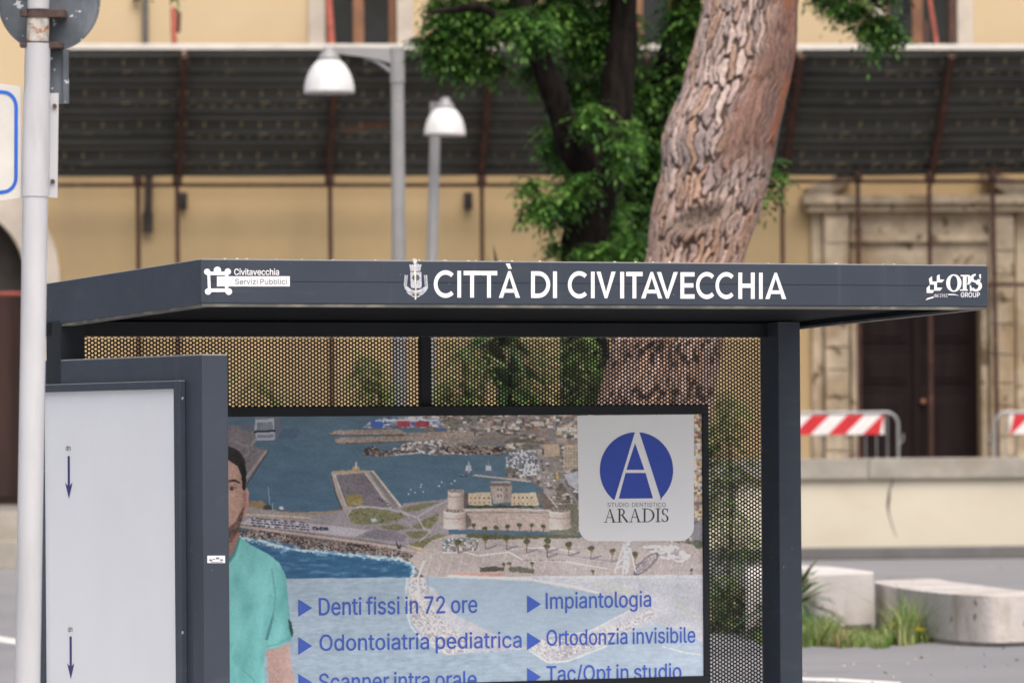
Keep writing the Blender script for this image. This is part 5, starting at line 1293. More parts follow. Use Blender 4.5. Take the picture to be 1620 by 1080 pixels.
ROCK = [(104, 88, 82), (80, 68, 66), (128, 112, 102), (60, 52, 54), (146, 130, 120)]
# top-left mole and ship
mk = inpoly(A([(-200, 130), (48, 118), (190, 112), (205, 190), (168, 232), (272, 262), (138, 462), (-200, 700)]), jx * .3 + PX * .7, PY)
setc(mk, (116, 108, 110)); IMG[mk] += ((n2 - .5) * 30)[mk][:, None]
stroke(A([(255, 265), (138, 420)]), 4, (150, 138, 132)); stroke(A([(270, 262), (140, 460)]), 2.5, (74, 74, 82)); stroke(A([(48, 205), (150, 235), (160, 270), (90, 330)]), 3, (140, 130, 125), .8)
stroke(A([(170, 232), (196, 198)]), 4, (140, 132, 130)); setc(inpoly(A([(100, 112), (185, 100), (188, 146), (110, 150)])), (96, 104, 120))
setc(inpoly(A([(48, 150), (110, 120), (120, 200), (48, 205)])), (122, 112, 114))
setc(inpoly(A([(330, 140), (440, 130), (430, 190), (320, 195)]), jx, jy), (70, 82, 112), .35)
setc(inpoly(A([(300, 68), (335, 66), (346, 150), (306, 200)])), (100, 104, 116)); setc(inpoly(A([(193, 84), (300, 76), (306, 200), (202, 202), (190, 152)])), (158, 162, 172))
setc(inpoly(A([(204, 102), (292, 98), (294, 146), (202, 150)])), (112, 116, 128))
for x in range(215, 292, 14): stroke(A([(x, 102), (x, 146)]), .8, (150, 152, 160), .6)
for y in (112, 124, 136): stroke(A([(204, y), (292, y - 2)]), .8, (142, 146, 155), .6)
stroke(A([(190, 154), (304, 148)]), 3, (42, 44, 56)); setc(inpoly(A([(205, 172), (298, 168), (300, 186), (206, 188)])), (120, 124, 134)); setc(inpoly(A([(193, 68), (262, 68), (262, 82), (193, 84)])), (116, 120, 130))
# far harbour piers, ferries, town
land = inpoly(A([(800, 132), (850, 95), (930, 70), (1240, 60)]) + B([(100, 30), (1500, 30), (1500, 1000), (1180, 800), (770, 720), (650, 565), (560, 470), (500, 436), (360, 418), (372, 330), (380, 265), (330, 205), (0, 190), (-60, 172), (-130, 130)]), jx, PY)
speck(land, CITY, (5.2, 3.4), 21)
g_ = land & (fbm(PX / 22, PY / 8, 12, 3) > .62); setc(g_, (98, 96, 84), .75); g_ = land & (fbm(PX / 30, PY / 6, 13, 3) > .64); setc(g_, (134, 124, 124), .8)
for i in range(16):
    x0 = rng.uniform(840, 900); y0 = rng.uniform(665, 720); w_, h_ = rng.uniform(6, 18), rng.uniform(4, 9)
    setc(inpoly([(x0, y0), (x0 + w_, y0 - 1), (x0 + w_ + 2, y0 + h_), (x0 + 1, y0 + h_)]), [(170, 150, 132), (196, 184, 174), (150, 112, 92), (186, 168, 140)][i % 4], .85)
speck(inpoly(A([(800, 132), (850, 92), (960, 72), (1240, 66), (1250, 126), (990, 132)]), jx, PY), [(190, 190, 200), (70, 98, 160), (84, 112, 176), (150, 150, 160), (120, 110, 112)], (6, 3.6), 41)
for (x0, y0, x1, y1, c) in ((1000, 92, 1075, 128, (164, 58, 66)), (1105, 95, 1180, 126, (156, 56, 66)), (850, 95, 915, 128, (66, 96, 170)), (1215, 140, 1282, 174, (66, 98, 150)), (1080, 100, 1100, 122, (70, 84, 150)), (920, 82, 1240, 92, (188, 188, 198))):
    setc(inpoly(A([(x0, y0), (x1, y0 - 2), (x1, y1), (x0, y1)]), jx, jy), c, .9)
for pts in ([(615, 166), (650, 146), (1010, 138), (1060, 160), (1300, 150), (1300, 172), (620, 173)], [(643, 196), (680, 186), (1100, 176), (1440, 150), (1440, 210), (1230, 206), (690, 223), (655, 216)]):
    mk = inpoly(A(pts), PX, jy * .4 + PY * .6); setc(mk, (150, 132, 120)); IMG[mk] += ((n3 - .5) * 46)[mk][:, None]
stroke(A([(615, 172), (1040, 172)]), 1.4, (92, 80, 76)); stroke(A([(655, 222), (1100, 208)]), 1.4, (92, 80, 76))
speck(inpoly(A([(960, 292), (985, 250), (1050, 215), (1200, 200), (1440, 185), (1440, 285), (1220, 285), (1130, 272)]), jx, jy), [(176, 174, 176), (128, 122, 124), (92, 92, 98), (205, 203, 205), (110, 100, 98), (150, 138, 128)], (3.2, 2.6), 43)
mk = inpoly(A([(806, 288), (825, 245), (850, 236), (890, 240), (902, 262), (1000, 258), (1120, 256), (1130, 276), (960, 290), (870, 294)]), jx, jy); speck(mk, ROCK, (3, 2.4), 44)
stroke(A([(980, 286), (1130, 272)]), 2.2, (190, 188, 190), .8, 2)
speck(inpoly(B([(-30, 235), (200, 228), (360, 240), (372, 268), (320, 290), (150, 280), (0, 262)]), jx, jy), ROCK + [(150, 132, 116), (160, 144, 130)], (3.4, 2.2), 45)
setc(inpoly(B([(0, 190), (330, 165), (372, 196), (330, 232), (0, 232)]), jx, jy), (142, 126, 116), .7)
speck(inpoly(B([(360, 300), (430, 255), (545, 262), (548, 400), (440, 412), (440, 365), (358, 362)]), jx, jy), [(196, 194, 196), (150, 146, 150), (110, 110, 118), (214, 212, 214), (92, 100, 112)], (2.6, 2.4), 46)
for q in ([(545, 300), (600, 560)], [(560, 290), (640, 470)], [(590, 300), (770, 560)]): stroke(B(q), 4.5, (142, 134, 136), .85)
setc(inpoly(B([(575, 225), (665, 222), (668, 292), (580, 296)])), (176, 154, 132)); setc(inpoly(B([(600, 300), (665, 298), (700, 420), (640, 420)])), (134, 124, 116), .8)
setc(inpoly(B([(690, 240), (772, 225), (772, 360), (690, 362)])), (184, 164, 140), .8); setc(inpoly(B([(690, 395), (772, 380), (772, 490), (720, 455)])), (178, 176, 182), .9)
for y in range(245, 360, 18):
    for x in range(700, 770, 16): setc(inpoly(B([(x, y), (x + 6, y), (x + 6, y + 8), (x, y + 8)])), (116, 100, 92), .7)
stroke(B([(652, 385), (656, 425)]), 3, (196, 160, 70))
speck(inpoly(B([(1433, 52), (1486, 52), (1486, 690), (1433, 700)])), [(186, 160, 128), (160, 142, 132), (196, 186, 178), (150, 98, 82), (112, 104, 102), (202, 172, 128)], (4.5, 4.2), 47)
stroke(B([(100, 402), (160, 398), (500, 436)]), 2.8, (178, 164, 152)); stroke(B([(100, 404), (140, 408)]), 2, (60, 70, 84))
for cx_ in (148, 262):
    setc(inpoly(B([(cx_ - 30, 372), (cx_ + 36, 372), (cx_ + 30, 392), (cx_ - 26, 392)])), (96, 106, 124)); setc(inpoly(B([(cx_ - 14, 345), (cx_ + 14, 345), (cx_ + 18, 374), (cx_ - 16, 374)])), (176, 178, 186)); stroke(B([(cx_, 320), (cx_, 345)]), 1.2, (150, 152, 160))
for (x, y) in ((1080, 483), (1105, 500), (1140, 453), (1136, 468), (1240, 462), (1256, 440), (1330, 432), (1150, 496), (1068, 508), (1312, 448)): setc(inpoly(A(circ(x, y, 4.5, 8))), (196, 202, 210))
setc(inpoly(A([(1385, 385), (1440, 380), (1440, 404), (1362, 400)])), (90, 100, 116)); stroke(A([(1410, 330), (1410, 385)]), 2.6, (150, 156, 166))
# central mole
setc(inpoly(A([(618, 392), (640, 375), (862, 374), (1027, 580), (985, 604), (690, 604), (650, 510)]), jx * .15 + PX * .85, PY), (164, 150, 142))
mk = inpoly(A([(648, 400), (820, 388), (966, 588), (715, 578)])); setc(mk, (116, 108, 114)); IMG[mk] += ((n2 - .5) * 20)[mk][:, None]
setc(inpoly(A([(840, 384), (858, 380), (1010, 578), (985, 592)])), (126, 118, 120)); stroke(A([(822, 392), (962, 585)]), 1.6, (196, 186, 176)); stroke(A([(864, 378), (1022, 576)]), 3.0, (186, 172, 160))
stroke(A([(624, 395), (655, 515), (690, 598)]), 2.2, (84, 78, 80)); stroke(A([(648, 400), (712, 575)]), 1.5, (190, 178, 168)); stroke(A([(640, 382), (820, 376)]), 3.4, (172, 142, 98), .9, 3)
mk = inpoly(A([(702, 515), (795, 506), (812, 560), (800, 570), (714, 576)]), jx, jy); setc(mk, (146, 130, 82)); IMG[mk] += ((n2 - .5) * 40)[mk][:, None]
setc(inpoly(A([(750, 350), (785, 350), (790, 372), (745, 372)])), (182, 150, 96), .9); stroke(A([(768, 330), (768, 356)]), 3, (176, 174, 178))
# the quay road, car park, parks
mk = inpoly(A([(-200, 560), (135, 572), (330, 600), (440, 612), (690, 600), (1020, 585), (1040, 560), (1290, 535), (1300, 840), (1250, 880), (1140, 880), (1040, 835), (600, 770), (90, 694), (-200, 660)]), PX, jy * .3 + PY * .7)
setc(mk, (144, 134, 136)); IMG[mk] += ((n2 - .5) * 16)[mk][:, None]
setc(inpoly(A([(160, 645), (480, 672), (840, 712), (760, 752), (100, 680)])), (166, 158, 160)); setc(inpoly(A([(850, 712), (980, 716), (1056, 748), (1040, 780), (790, 752)])), (124, 116, 124))
stroke(A([(130, 624), (330, 632), (505, 644)]), 2.2, (196, 166, 116)); stroke(A([(130, 578), (330, 603), (520, 622), (690, 600)]), 3.2, (150, 124, 98), .9, 2)
setc(inpoly(A([(150, 570), (165, 545), (232, 548), (290, 595), (250, 600)]), jx, jy), (136, 112, 80)); setc(inpoly(A([(240, 575), (275, 566), (292, 598), (240, 596)]), jx, jy), (60, 62, 66))
setc(inpoly(A([(305, 596), (340, 580), (438, 600), (440, 614), (330, 606)]), jx, jy), (84, 98, 112)); setc(inpoly(A([(330, 578), (352, 578), (356, 596), (330, 594)])), (196, 198, 202)); stroke(A([(268, 470), (277, 570)]), 1.0, (170, 176, 186), .8)
stroke(A([(293, 560), (297, 680)]), .9, (190, 186, 186), .8)
for i in range(150):
    t_ = rng.random(); x = 170 + 320 * t_ + rng.normal() * 5; y = [650, 662, 676, 690][int(rng.integers(4))] + t_ * 26 - 8
    setc(inpoly(A([(x, y), (x + 13, y + 1), (x + 13, y + 7), (x, y + 6)])), [(44, 44, 70), (60, 60, 84), (196, 194, 198), (76, 76, 92), (38, 38, 54)][int(rng.integers(5))], .95)
for i in range(26):
    x = 512 + rng.random() * 90; y = 692 + rng.random() * 16; setc(inpoly(A([(x, y), (x + 13, y + 1), (x + 13, y + 7), (x, y + 6)])), (52, 50, 72), .95)
for i in range(16):
    x = 890 + rng.random() * 90; y = 528 + (x - 890) * .6 + rng.normal() * 4; setc(inpoly(A([(x, y), (x + 8, y), (x + 8, y + 5), (x, y + 5)])), (64, 62, 78), .9)
stroke(A([(720, 625), (735, 600), (790, 578), (960, 592), (1070, 628)]), 3, (166, 160, 164))
mk = inpoly(A([(722, 622), (742, 596), (790, 584), (960, 600), (1062, 632), (960, 672), (770, 682), (735, 664)]), jx, jy); setc(mk, (124, 120, 86)); IMG[mk] += ((n2 - .5) * 36)[mk][:, None]
for i in range(26):
    x, y = rng.uniform(740, 1040), rng.uniform(600, 670); setc(inpoly(A(circ(x, y, rng.uniform(3, 9), 8)), jx, jy), (86, 90, 62), .7)
setc(inpoly(A([(850, 648), (880, 644), (890, 664), (860, 668)])), (170, 176, 186))
for pl_ in ([(1030, 585), (1180, 556), (1240, 556), (1130, 600), (1050, 608)], [(1090, 690), (1180, 640), (1240, 618), (1240, 650), (1190, 700), (1110, 708)], [(1050, 724), (1180, 716), (1190, 738), (1150, 760), (1080, 756)], [(1060, 790), (1180, 760), (1250, 730), (1290, 760), (1280, 820), (1150, 818)], [(900, 690), (1000, 680), (1080, 700), (1000, 716), (910, 704)]):
    mk = inpoly(A(pl_), jx, jy); setc(mk, (120, 116, 84)); IMG[mk] += ((n3 - .5) * 44)[mk][:, None]
for q in ([(1010, 600), (1110, 640), (1180, 600), (1290, 545)], [(1120, 640), (1150, 700), (1190, 720)], [(1130, 775), (1190, 725)]): stroke(A(q), 2.6, (166, 156, 158))
stroke(A([(95, 690), (400, 730), (700, 770), (1000, 815), (1150, 840)]), 5.0, (168, 148, 138), 1, 1.5); stroke(A([(95, 680), (700, 758), (1050, 806)]), 1.6, (112, 100, 100)); stroke(A([(95, 700), (700, 782), (1000, 826)]), 2.0, (112, 98, 94))
setc(inpoly(A([(1040, 798), (1130, 812), (1252, 828), (1240, 866), (1218, 868), (1190, 848)]), jx, jy), (196, 168, 122))
setc(inpoly(A([(990, 765), (1010, 800), (1022, 822), (1004, 820)])), (62, 56, 60)); setc(inpoly(A([(1026, 788), (1010, 812), (1022, 822)])), (62, 56, 60))
# open sea lower left, rocks and surf
sea = inpoly(A([(-200, 745), (100, 756), (300, 790), (450, 830), (700, 850), (1000, 872), (1096, 912), (1110, 960), (1085, 1000), (1085, 1010), (-200, 1010)]), jx, jy)
wv = fbm(PX / 16, PY / 3.2, 71, 4)
IMG[sea] = np.array((52, 100, 134)); IMG[sea] += ((wv - .5) * 60)[sea][:, None]; setc(sea & (wv > .66), (96, 140, 168), .6)
setc(sea, (40, 82, 120), .35 * np.clip((PX - 380) / 100, 0, 1).mean())
rk = inpoly(A([(-200, 690), (90, 716), (210, 712), (400, 744), (600, 772), (860, 800), (1000, 822), (1130, 872), (1170, 900), (1135, 985), (1080, 990), (1112, 940), (1060, 885), (900, 860), (700, 838), (500, 824), (400, 794), (250, 766), (100, 760), (-200, 744)]), jx, jy)
speck(rk, ROCK, (2.8, 2.3), 51); mk = rk & (fbm(PX / 14, PY / 8, 53, 3) > .6); setc(mk, (134, 116, 104), .5)
d_ = np.full(PX.shape, 1e9)
sp_ = A([(80, 757), (200, 770), (300, 796), (400, 822), (520, 832), (700, 852), (900, 868), (1020, 880), (1085, 910), (1100, 945), (1080, 985)])
for p, q in zip(sp_[:-1], sp_[1:]): d_ = np.minimum(d_, seg_d(p, q))
setc((d_ + (n2 - .5) * 12) < 1.8, (196, 208, 220), .85); setc(((d_ + (n4 - .5) * 20) < 4.5) & (n2 > .56), (150, 184, 204), .6)
# beach front with castle
mk = inpoly(B([(-60, 770), (60, 735), (150, 738), (780, 752), (1180, 770), (1490, 800), (1490, 990), (-100, 985), (-190, 880)]), PX, PY); setc(mk, (170, 156, 149)); IMG[mk] += ((n2 - .5) * 16)[mk][:, None]
for i in range(26):
    x = -60 + i * 60; stroke(B([(x, 850), (x - 30, 960)]), .9, (204, 192, 184), .6)
setc(inpoly(B([(140, 732), (420, 740), (640, 742), (790, 748), (780, 758), (560, 760), (300, 768), (130, 752)]), jx, jy), (96, 96, 70)); speck(inpoly(B([(0, 760), (200, 755), (210, 830), (0, 835)]), jx, jy), [(196, 190, 186), (120, 116, 108), (150, 140, 130), (90, 110, 120), (176, 160, 150)], (3, 3), 61)
for q, w_, c in (([(280, 790), (520, 828), (760, 862), (960, 890)], 3.0, (150, 138, 144)), ([(0, 842), (130, 838), (200, 858), (380, 838), (460, 884), (700, 890), (940, 935)], 2.2, (206, 196, 190)), ([(380, 820), (620, 812), (760, 840)], 1.6, (206, 196, 190)), ([(1000, 920), (1250, 935), (1485, 950)], 3.0, (166, 152, 152)), ([(460, 884), (700, 886)], 1.6, (130, 116, 112)), ([(560, 880), (960, 940)], 1.5, (176, 160, 156))): stroke(B(q), w_, c, .9)
setc(inpoly(B([(210, 922), (350, 922), (350, 948), (212, 948)]), jx, jy), (92, 84, 74)); setc(inpoly(B([(380, 928), (440, 918), (524, 936), (520, 962), (384, 950)]), jx, jy), (104, 100, 86)); setc(inpoly(B([(60, 958), (350, 958), (350, 975), (50, 978)])), (190, 140, 128))
speck(inpoly(B([(1120, 800), (1330, 800), (1420, 860), (1370, 900), (1240, 870)]), jx, jy), [(208, 202, 200), (190, 180, 176), (166, 156, 152), (220, 216, 214)], (6, 3), 62)
setc(inpoly(B([(1420, 700), (1490, 640), (1490, 800), (1425, 780)]), jx, jy), (130, 124, 130)); setc(inpoly(B(circ(1455, 790, 26, 12)), jx, jy), (92, 98, 80))
WALL = np.array((178, 158, 146))
def stone(poly, c, tex=24):
    mk = inpoly(B(poly)); IMG[mk] = np.array(c, float); IMG[mk] += ((n3 - .5) * tex + (n4 - .5) * 16)[mk][:, None]
stone([(650, 570), (770, 560), (775, 745), (600, 735)], (116, 112, 96)); stone([(-20, 700), (-20, 590), (20, 560), (20, 705)], (150, 138, 134))
stone([(30, 487), (60, 480), (122, 484), (126, 590), (28, 592)], (176, 158, 146)); stone([(100, 505), (146, 498), (146, 588), (104, 588)], (104, 86, 80)); stone([(145, 502), (276, 496), (282, 575), (150, 585)], (192, 170, 142)); stone([(390, 505), (530, 498), (558, 586), (390, 582)], (194, 172, 144))
stone([(268, 446), (290, 434), (380, 434), (398, 448), (390, 556), (290, 562)], (172, 156, 146)); stone([(345, 446), (398, 448), (390, 556), (350, 558)], (150, 134, 126)); stone([(266, 440), (398, 440), (398, 460), (270, 462)], (120, 108, 104)); stone([(276, 434), (390, 434), (390, 444), (276, 444)], (176, 160, 150))
for x in range(160, 275, 26): setc(inpoly(B(circ(x, 530, 5, 8))), (96, 80, 72)); setc(inpoly(B(circ(x, 556, 4, 8))), (110, 92, 82))
for x in range(410, 530, 24): setc(inpoly(B(circ(x, 528, 5, 8))), (96, 80, 72)); setc(inpoly(B(circ(x, 562, 4, 8))), (110, 92, 82))
for x in (312, 330, 362): setc(inpoly(B([(x, 475), (x + 8, 475), (x + 8, 490), (x, 490)])), (96, 84, 82)); setc(inpoly(B([(x, 510), (x + 8, 510), (x + 8, 524), (x, 524)])), (96, 84, 82))
stone([(535, 502), (580, 494), (652, 584), (580, 596)], (118, 102, 94)); stroke(B([(582, 494), (655, 586)]), 3, (184, 166, 152)); setc(inpoly(B([(150, 572), (560, 574), (560, 584), (140, 588)]), jx, jy), (72, 76, 58))
stone([(128, 590), (612, 598), (614, 722), (132, 708)], WALL); stroke(B([(128, 596), (380, 592), (612, 600)]), 2.6, (196, 178, 164)); stroke(B([(130, 612), (612, 614)]), 1.2, (134, 116, 108)); stone([(128, 600), (166, 660), (160, 690), (132, 708)], (110, 94, 92), 10)
stone([(6, 600), (24, 588), (110, 586), (132, 600), (134, 712), (4, 708)], (184, 164, 152)); stone([(96, 600), (132, 604), (134, 712), (104, 710)], (146, 130, 122), 12); stroke(B([(12, 628), (132, 630)]), 1.4, (128, 112, 104)); setc(inpoly(B([(24, 590), (108, 588), (110, 600), (22, 602)])), (122, 106, 100)); setc(inpoly(B([(75, 588), (102, 588), (102, 600), (75, 600)])), (176, 116, 108))
stone([(604, 600), (628, 586), (700, 588), (728, 602), (732, 702), (610, 716)], (186, 166, 154)); stone([(696, 602), (728, 604), (732, 702), (704, 706)], (150, 134, 126), 12); stroke(B([(606, 632), (730, 632)]), 1.4, (130, 114, 106)); setc(inpoly(B([(618, 588), (714, 588), (720, 602), (612, 604)])), (130, 114, 106)); stone([(575, 490), (640, 482), (655, 510), (600, 520)], (156, 142, 134))
def tower(x0, x1, y0, y1, c, lip=10):
    cx_, hw = (x0 + x1) / 2, (x1 - x0) / 2
    bot = [(cx_ + hw * math.cos(a_), y1 - 8 + 10 * math.sin(a_)) for a_ in np.linspace(0, math.pi, 12)]
    mk = inpoly(B([(x0, y0), (x1, y0)] + bot)); f_x = ((PX - 700) * 3.6 - cx_) / hw
    IMG[mk] = np.array(c, float); IMG[mk] += (22 - 34 * np.clip(f_x + .35, 0, 2) ** 1.3 - 10 * np.clip(-f_x - .6, 0, 1) + (n3 - .5) * 20 + (n4 - .5) * 14)[mk][:, None]
    mk = inpoly(B([(x0 - 3, y0 + lip), (x0 - 3, y0 - 2), (x1 + 3, y0 - 2), (x1 + 3, y0 + lip)] + [(cx_ + (hw + 3) * math.cos(a_), y0 + lip + 8 * math.sin(a_)) for a_ in np.linspace(0, math.pi, 10)])); IMG[mk] += 14
    stroke(B([(cx_ + hw * math.cos(a_), y0 + lip * 2.6 + 8 * math.sin(a_)) for a_ in np.linspace(0, math.pi, 10)]), 1.0, (124, 106, 100), .7)
    setc(inpoly(B(circ(cx_, y0, hw * .92, 20, 8))), (112, 98, 94)); setc(inpoly(B(circ(cx_ + 4, y0 + 2, hw * .8, 20, 5))), (140, 124, 116))
    for q in range(6): setc(inpoly(B(circ(x0 + 8 + q * (x1 - x0 - 16) / 5, y0 - 3, 5, 6))), (170, 152, 142))
tower(30, 122, 492, 596, (176, 158, 146)); tower(8, 132, 604, 708, (182, 163, 152), 14); tower(608, 728, 602, 710, (184, 165, 153), 14)
def palm(x, y, h, s_, b_=(84, 84, 60)):
    stroke(B([(x, y), (x - 1, y + h)]), 1.3, (104, 84, 72)); setc(inpoly(B(circ(x, y, s_, 9, s_ * .8)), jx * 1.0, jy), b_); setc(inpoly(B(circ(x, y + s_, s_ * .5, 7)), jx, jy), (132, 112, 76))
for x, y in ((178, 686), (242, 702), (306, 698), (372, 692), (440, 684), (507, 684), (575, 690)): palm(x, y, 40, 14); stroke(B([(x, y + 40), (x + 36, y + 32)]), 1.6, (116, 104, 98), .6)
for x, y in ((90, 780), (245, 758), (366, 760), (480, 778), (598, 775), (597, 805), (720, 795), (845, 815), (966, 830), (1098, 850)): palm(x, y, 62, 19); stroke(B([(x + 6, y + 62), (x + 60, y + 44)]), 2.6, (112, 102, 106), .75)
for x, y in ((350, 905), (384, 902), (514, 902), (856, 945), (1418, 940)): palm(x, y, 38, 12)
el = np.hypot((PX - (700 + 1160 / 3.6)) / (66 / 3.6), (PY - (640 + 905 / 3.6) + (PX - (700 + 1160 / 3.6)) * .75) / (34 / 3.6)); setc(np.abs(el - 1) < .10, (92, 84, 96), .9); setc((el < .92) & (n3 > .5), (128, 118, 126), .7)
for q in ([(1040, 775), (980, 955)], [(1040, 775), (1030, 960)], [(1070, 775), (1045, 962)], [(1060, 775), (1100, 950)], [(1000, 900), (1040, 860)], [(990, 930), (1060, 900)]): stroke(B(q), 2.2, (214, 212, 216), .85)
speck(inpoly(B([(1034, 775), (1072, 775), (1062, 950), (1024, 950)]), PX, PY), [(206, 204, 208), (224, 222, 226), (166, 160, 164), (190, 186, 190)], (2.4, 2.4), 64)
# pale veil behind the list of services
veil0 = IMG.copy()
vl = PY > (914.5 - (PX - 460) * .0095)
cove = inpoly(Z7([(-300, 168), (0, 186), (330, 200), (560, 240), (760, 282), (870, 342), (660, 462), (400, 520), (330, 560), (100, 460), (-60, 380), (-180, 240)]), jx, jy)
rip = fbm(PX / 12 + PY / 20, PY / 2.8, 73, 4)
low = PY > 905
seaL = vl & (PX < 660); IMG[vl] = np.array((184, 182, 186)); IMG[vl] += ((n1 - .5) * 22)[vl][:, None]
lowsea = vl & inpoly([(200, 880)] + Z6([(1200, 290), (1195, 450), (1215, 580), (1320, 720), (1440, 800), (1560, 780)]) + Z7([(330, 560), (430, 625), (540, 615), (720, 545), (900, 450), (1010, 430), (1180, 470), (1290, 560)]) + [(1200, 1010), (1200, 1400), (200, 1400)], jx, jy)
IMG[lowsea] = np.array((150, 168, 182)); IMG[lowsea] += ((rip - .5) * 34 + (n4 - .5) * 14)[lowsea][:, None]
fl = np.clip((PX - 750) / 400, 0, 1)[..., None] * lowsea[..., None]; IMG[:] = IMG * (1 - .35 * fl) + np.array((198, 204, 214)) * .35 * fl
IMG[cove & vl] = np.array((154, 171, 185)); IMG[cove & vl] += ((rip - .5) * 18)[cove & vl][:, None]
LR = [(194, 188, 190), (176, 170, 172), (208, 204, 206), (166, 160, 164), (186, 178, 176)]
speck(vl & inpoly(Z6([(1290, 200), (1215, 300), (1196, 450), (1222, 580), (1320, 705), (1430, 790), (1560, 770), (1600, 700), (1500, 640), (1420, 560), (1340, 470), (1310, 330), (1340, 200)]), jx, jy), LR, (2.6, 2.3), 81)
stroke(Z6([(1300, 190), (1262, 290), (1262, 420), (1300, 500)]), 3, (214, 208, 204), .9); stroke(Z6([(1350, 190), (1322, 290), (1330, 420)]), 1.3, (140, 130, 136), .7)
speck(vl & inpoly(Z7([(1000, 345), (860, 400), (700, 470), (560, 500), (400, 505), (330, 560), (420, 620), (520, 610), (720, 530), (900, 435), (985, 395)]), jx, jy), LR, (2.6, 2.3), 82)
stroke(Z7([(880, 350), (640, 470), (430, 490)]), 2.0, (214, 208, 206), .9); stroke(Z7([(330, 570), (430, 632), (540, 622), (740, 545)]), 2.5, (226, 230, 236), .7, 3); stroke(Z6([(1190, 300), (1180, 450), (1210, 600), (1310, 730)]), 3.5, (216, 222, 230), .6, 4)
for q in ([(660, 215), (690, 195), (780, 210), (940, 270), (870, 290), (740, 240)], [(1090, 290), (1140, 320), (1250, 390), (1250, 405), (1120, 350)]): setc(inpoly(Z7(q), jx, jy), (182, 184, 174), .8)
for i in range(7): x = 990 + rng.random() * 240; y = 235 + rng.random() * 60; stroke(Z7([(x, y), (x, y + 26)]), 1.0, (176, 170, 168), .6); setc(inpoly(Z7(circ(x, y, 9, 8)), jx, jy), (178, 182, 174), .7)
stroke(Z7([(-100, 170), (330, 188), (560, 225), (700, 262)]), 4, (212, 206, 202), .8); stroke(Z7([(1040, 545), (1160, 580), (1240, 590)]), 1.6, (216, 220, 228), .8, 2)
# printed person in green scrubs, mostly behind the side case (mirrored about px 350)
MX = np.where(PX < 350, 700 - PX, PX); mjx = MX + (n4 - .5) * 1.5
SK = np.array((184, 142, 124.0))
def body(poly, c, a=1.0): setc(inpoly(poly, MX, PY), c, a)
body([(340, 830), (378, 840), (380, 862), (372, 900), (340, 915)], (156, 112, 98))
body([(340, 712), (366, 714), (380, 724), (388, 742), (389, 762), (387, 790), (384, 815), (377, 838), (366, 856), (350, 862), (340, 862)], SK)
body([(385, 774), (391, 771), (394, 778), (393, 800), (388, 818), (383, 816)], (178, 128, 114)); body([(386, 780), (390, 778), (391, 796), (387, 806)], (150, 100, 92), .7)
body([(340, 704), (362, 705), (378, 713), (387, 726), (390, 748), (388, 774), (384, 776), (382, 752), (376, 737), (362, 728), (340, 727)], (46, 40, 42))
fm = inpoly([(340, 712), (366, 714), (380, 724), (388, 742), (389, 762), (387, 790), (384, 815), (377, 838), (366, 856), (350, 862), (340, 862)], MX, PY)
fsh = -26 * np.clip((MX - 366) / 22, 0, 1) ** 1.5 + 12 * np.exp(-((MX - 362) / 9) ** 2 - ((PY - 790) / 14) ** 2) + 10 * np.exp(-((MX - 356) / 14) ** 2 - ((PY - 742) / 10) ** 2) - 16 * np.exp(-((MX - 366) / 9) ** 2 - ((PY - 770) / 6) ** 2) + (n3 - .5) * 12 + (n4 - .5) * 14
IMG[fm] += fsh[fm][:, None] * np.array((1.0, .85, .8))
bd = inpoly([(340, 838), (358, 836), (372, 826), (382, 806), (387, 800), (384, 818), (377, 840), (366, 857), (350, 863), (340, 863)], MX, PY); setc(bd, (96, 70, 64), .7); setc(bd & (n3 > .5), (62, 48, 48), .5)
body([(357, 762), (364, 758.5), (372, 758), (380, 762), (380, 765), (371, 761.5), (364, 762), (358, 765)], (66, 52, 50)); body([(359, 773), (366, 769.5), (375, 772), (368, 776)], (158, 122, 112)); body(circ(366.5, 772.8, 2.6, 12), (70, 52, 50)); body([(359, 772), (366, 768.5), (376, 771.5), (366, 770.5)], (72, 54, 50), .8)
body([(347, 800), (354, 799), (356, 806), (350, 809)], (146, 100, 90), .8); body([(343, 824), (356, 822), (361, 825), (354, 829), (343, 830)], (150, 88, 86))
shade_ = (fbm(MX / 22, PY / 40, 84, 4) - .5)
sc_m = inpoly([(340, 905), (352, 900), (372, 876), (381, 850), (398, 862), (425, 876), (442, 890), (452, 910), (456, 950), (459, 980), (463, 1004), (458, 1014), (438, 1024), (421, 1027), (418, 1016), (418, 1060), (424, 1200), (340, 1200)], MX, PY)
IMG[sc_m] = np.array((104, 184, 178))
fold = (fbm((MX + PY * .35) / 13, PY / 70, 95, 3) - .5) * 20 + (n3 - .5) * 7 - 22 * np.clip((MX - 440) / 20, 0, 1) + 10 * np.exp(-((MX - 415) / 16) ** 2) - 12 * np.exp(-((MX - 425 + (PY - 960) * .12) / 6) ** 2) * (PY > 940)
IMG[sc_m] += (shade_ * 40 + fold)[sc_m][:, None]
body([(419, 1012), (428, 980), (433, 966), (431, 985), (424, 1012)], (58, 120, 122), .8); body([(381, 850), (372, 878), (352, 905), (349, 900), (368, 874), (378, 848)], (64, 130, 130), .9); stroke([(400, 884), (430, 894), (440, 910)], 2, (120, 190, 186), .6); stroke([(430, 900), (436, 940), (432, 980)], 2.4, (76, 146, 146), .55); stroke([(386, 1060), (402, 1075), (410, 1110)], 3, (76, 146, 146), .5)
body([(456, 978), (461, 984), (464, 1000), (462, 1008), (458, 996)], (34, 60, 66)); stroke([(421, 1022), (440, 1018), (458, 1008)], 1.4, (78, 148, 146), .8)
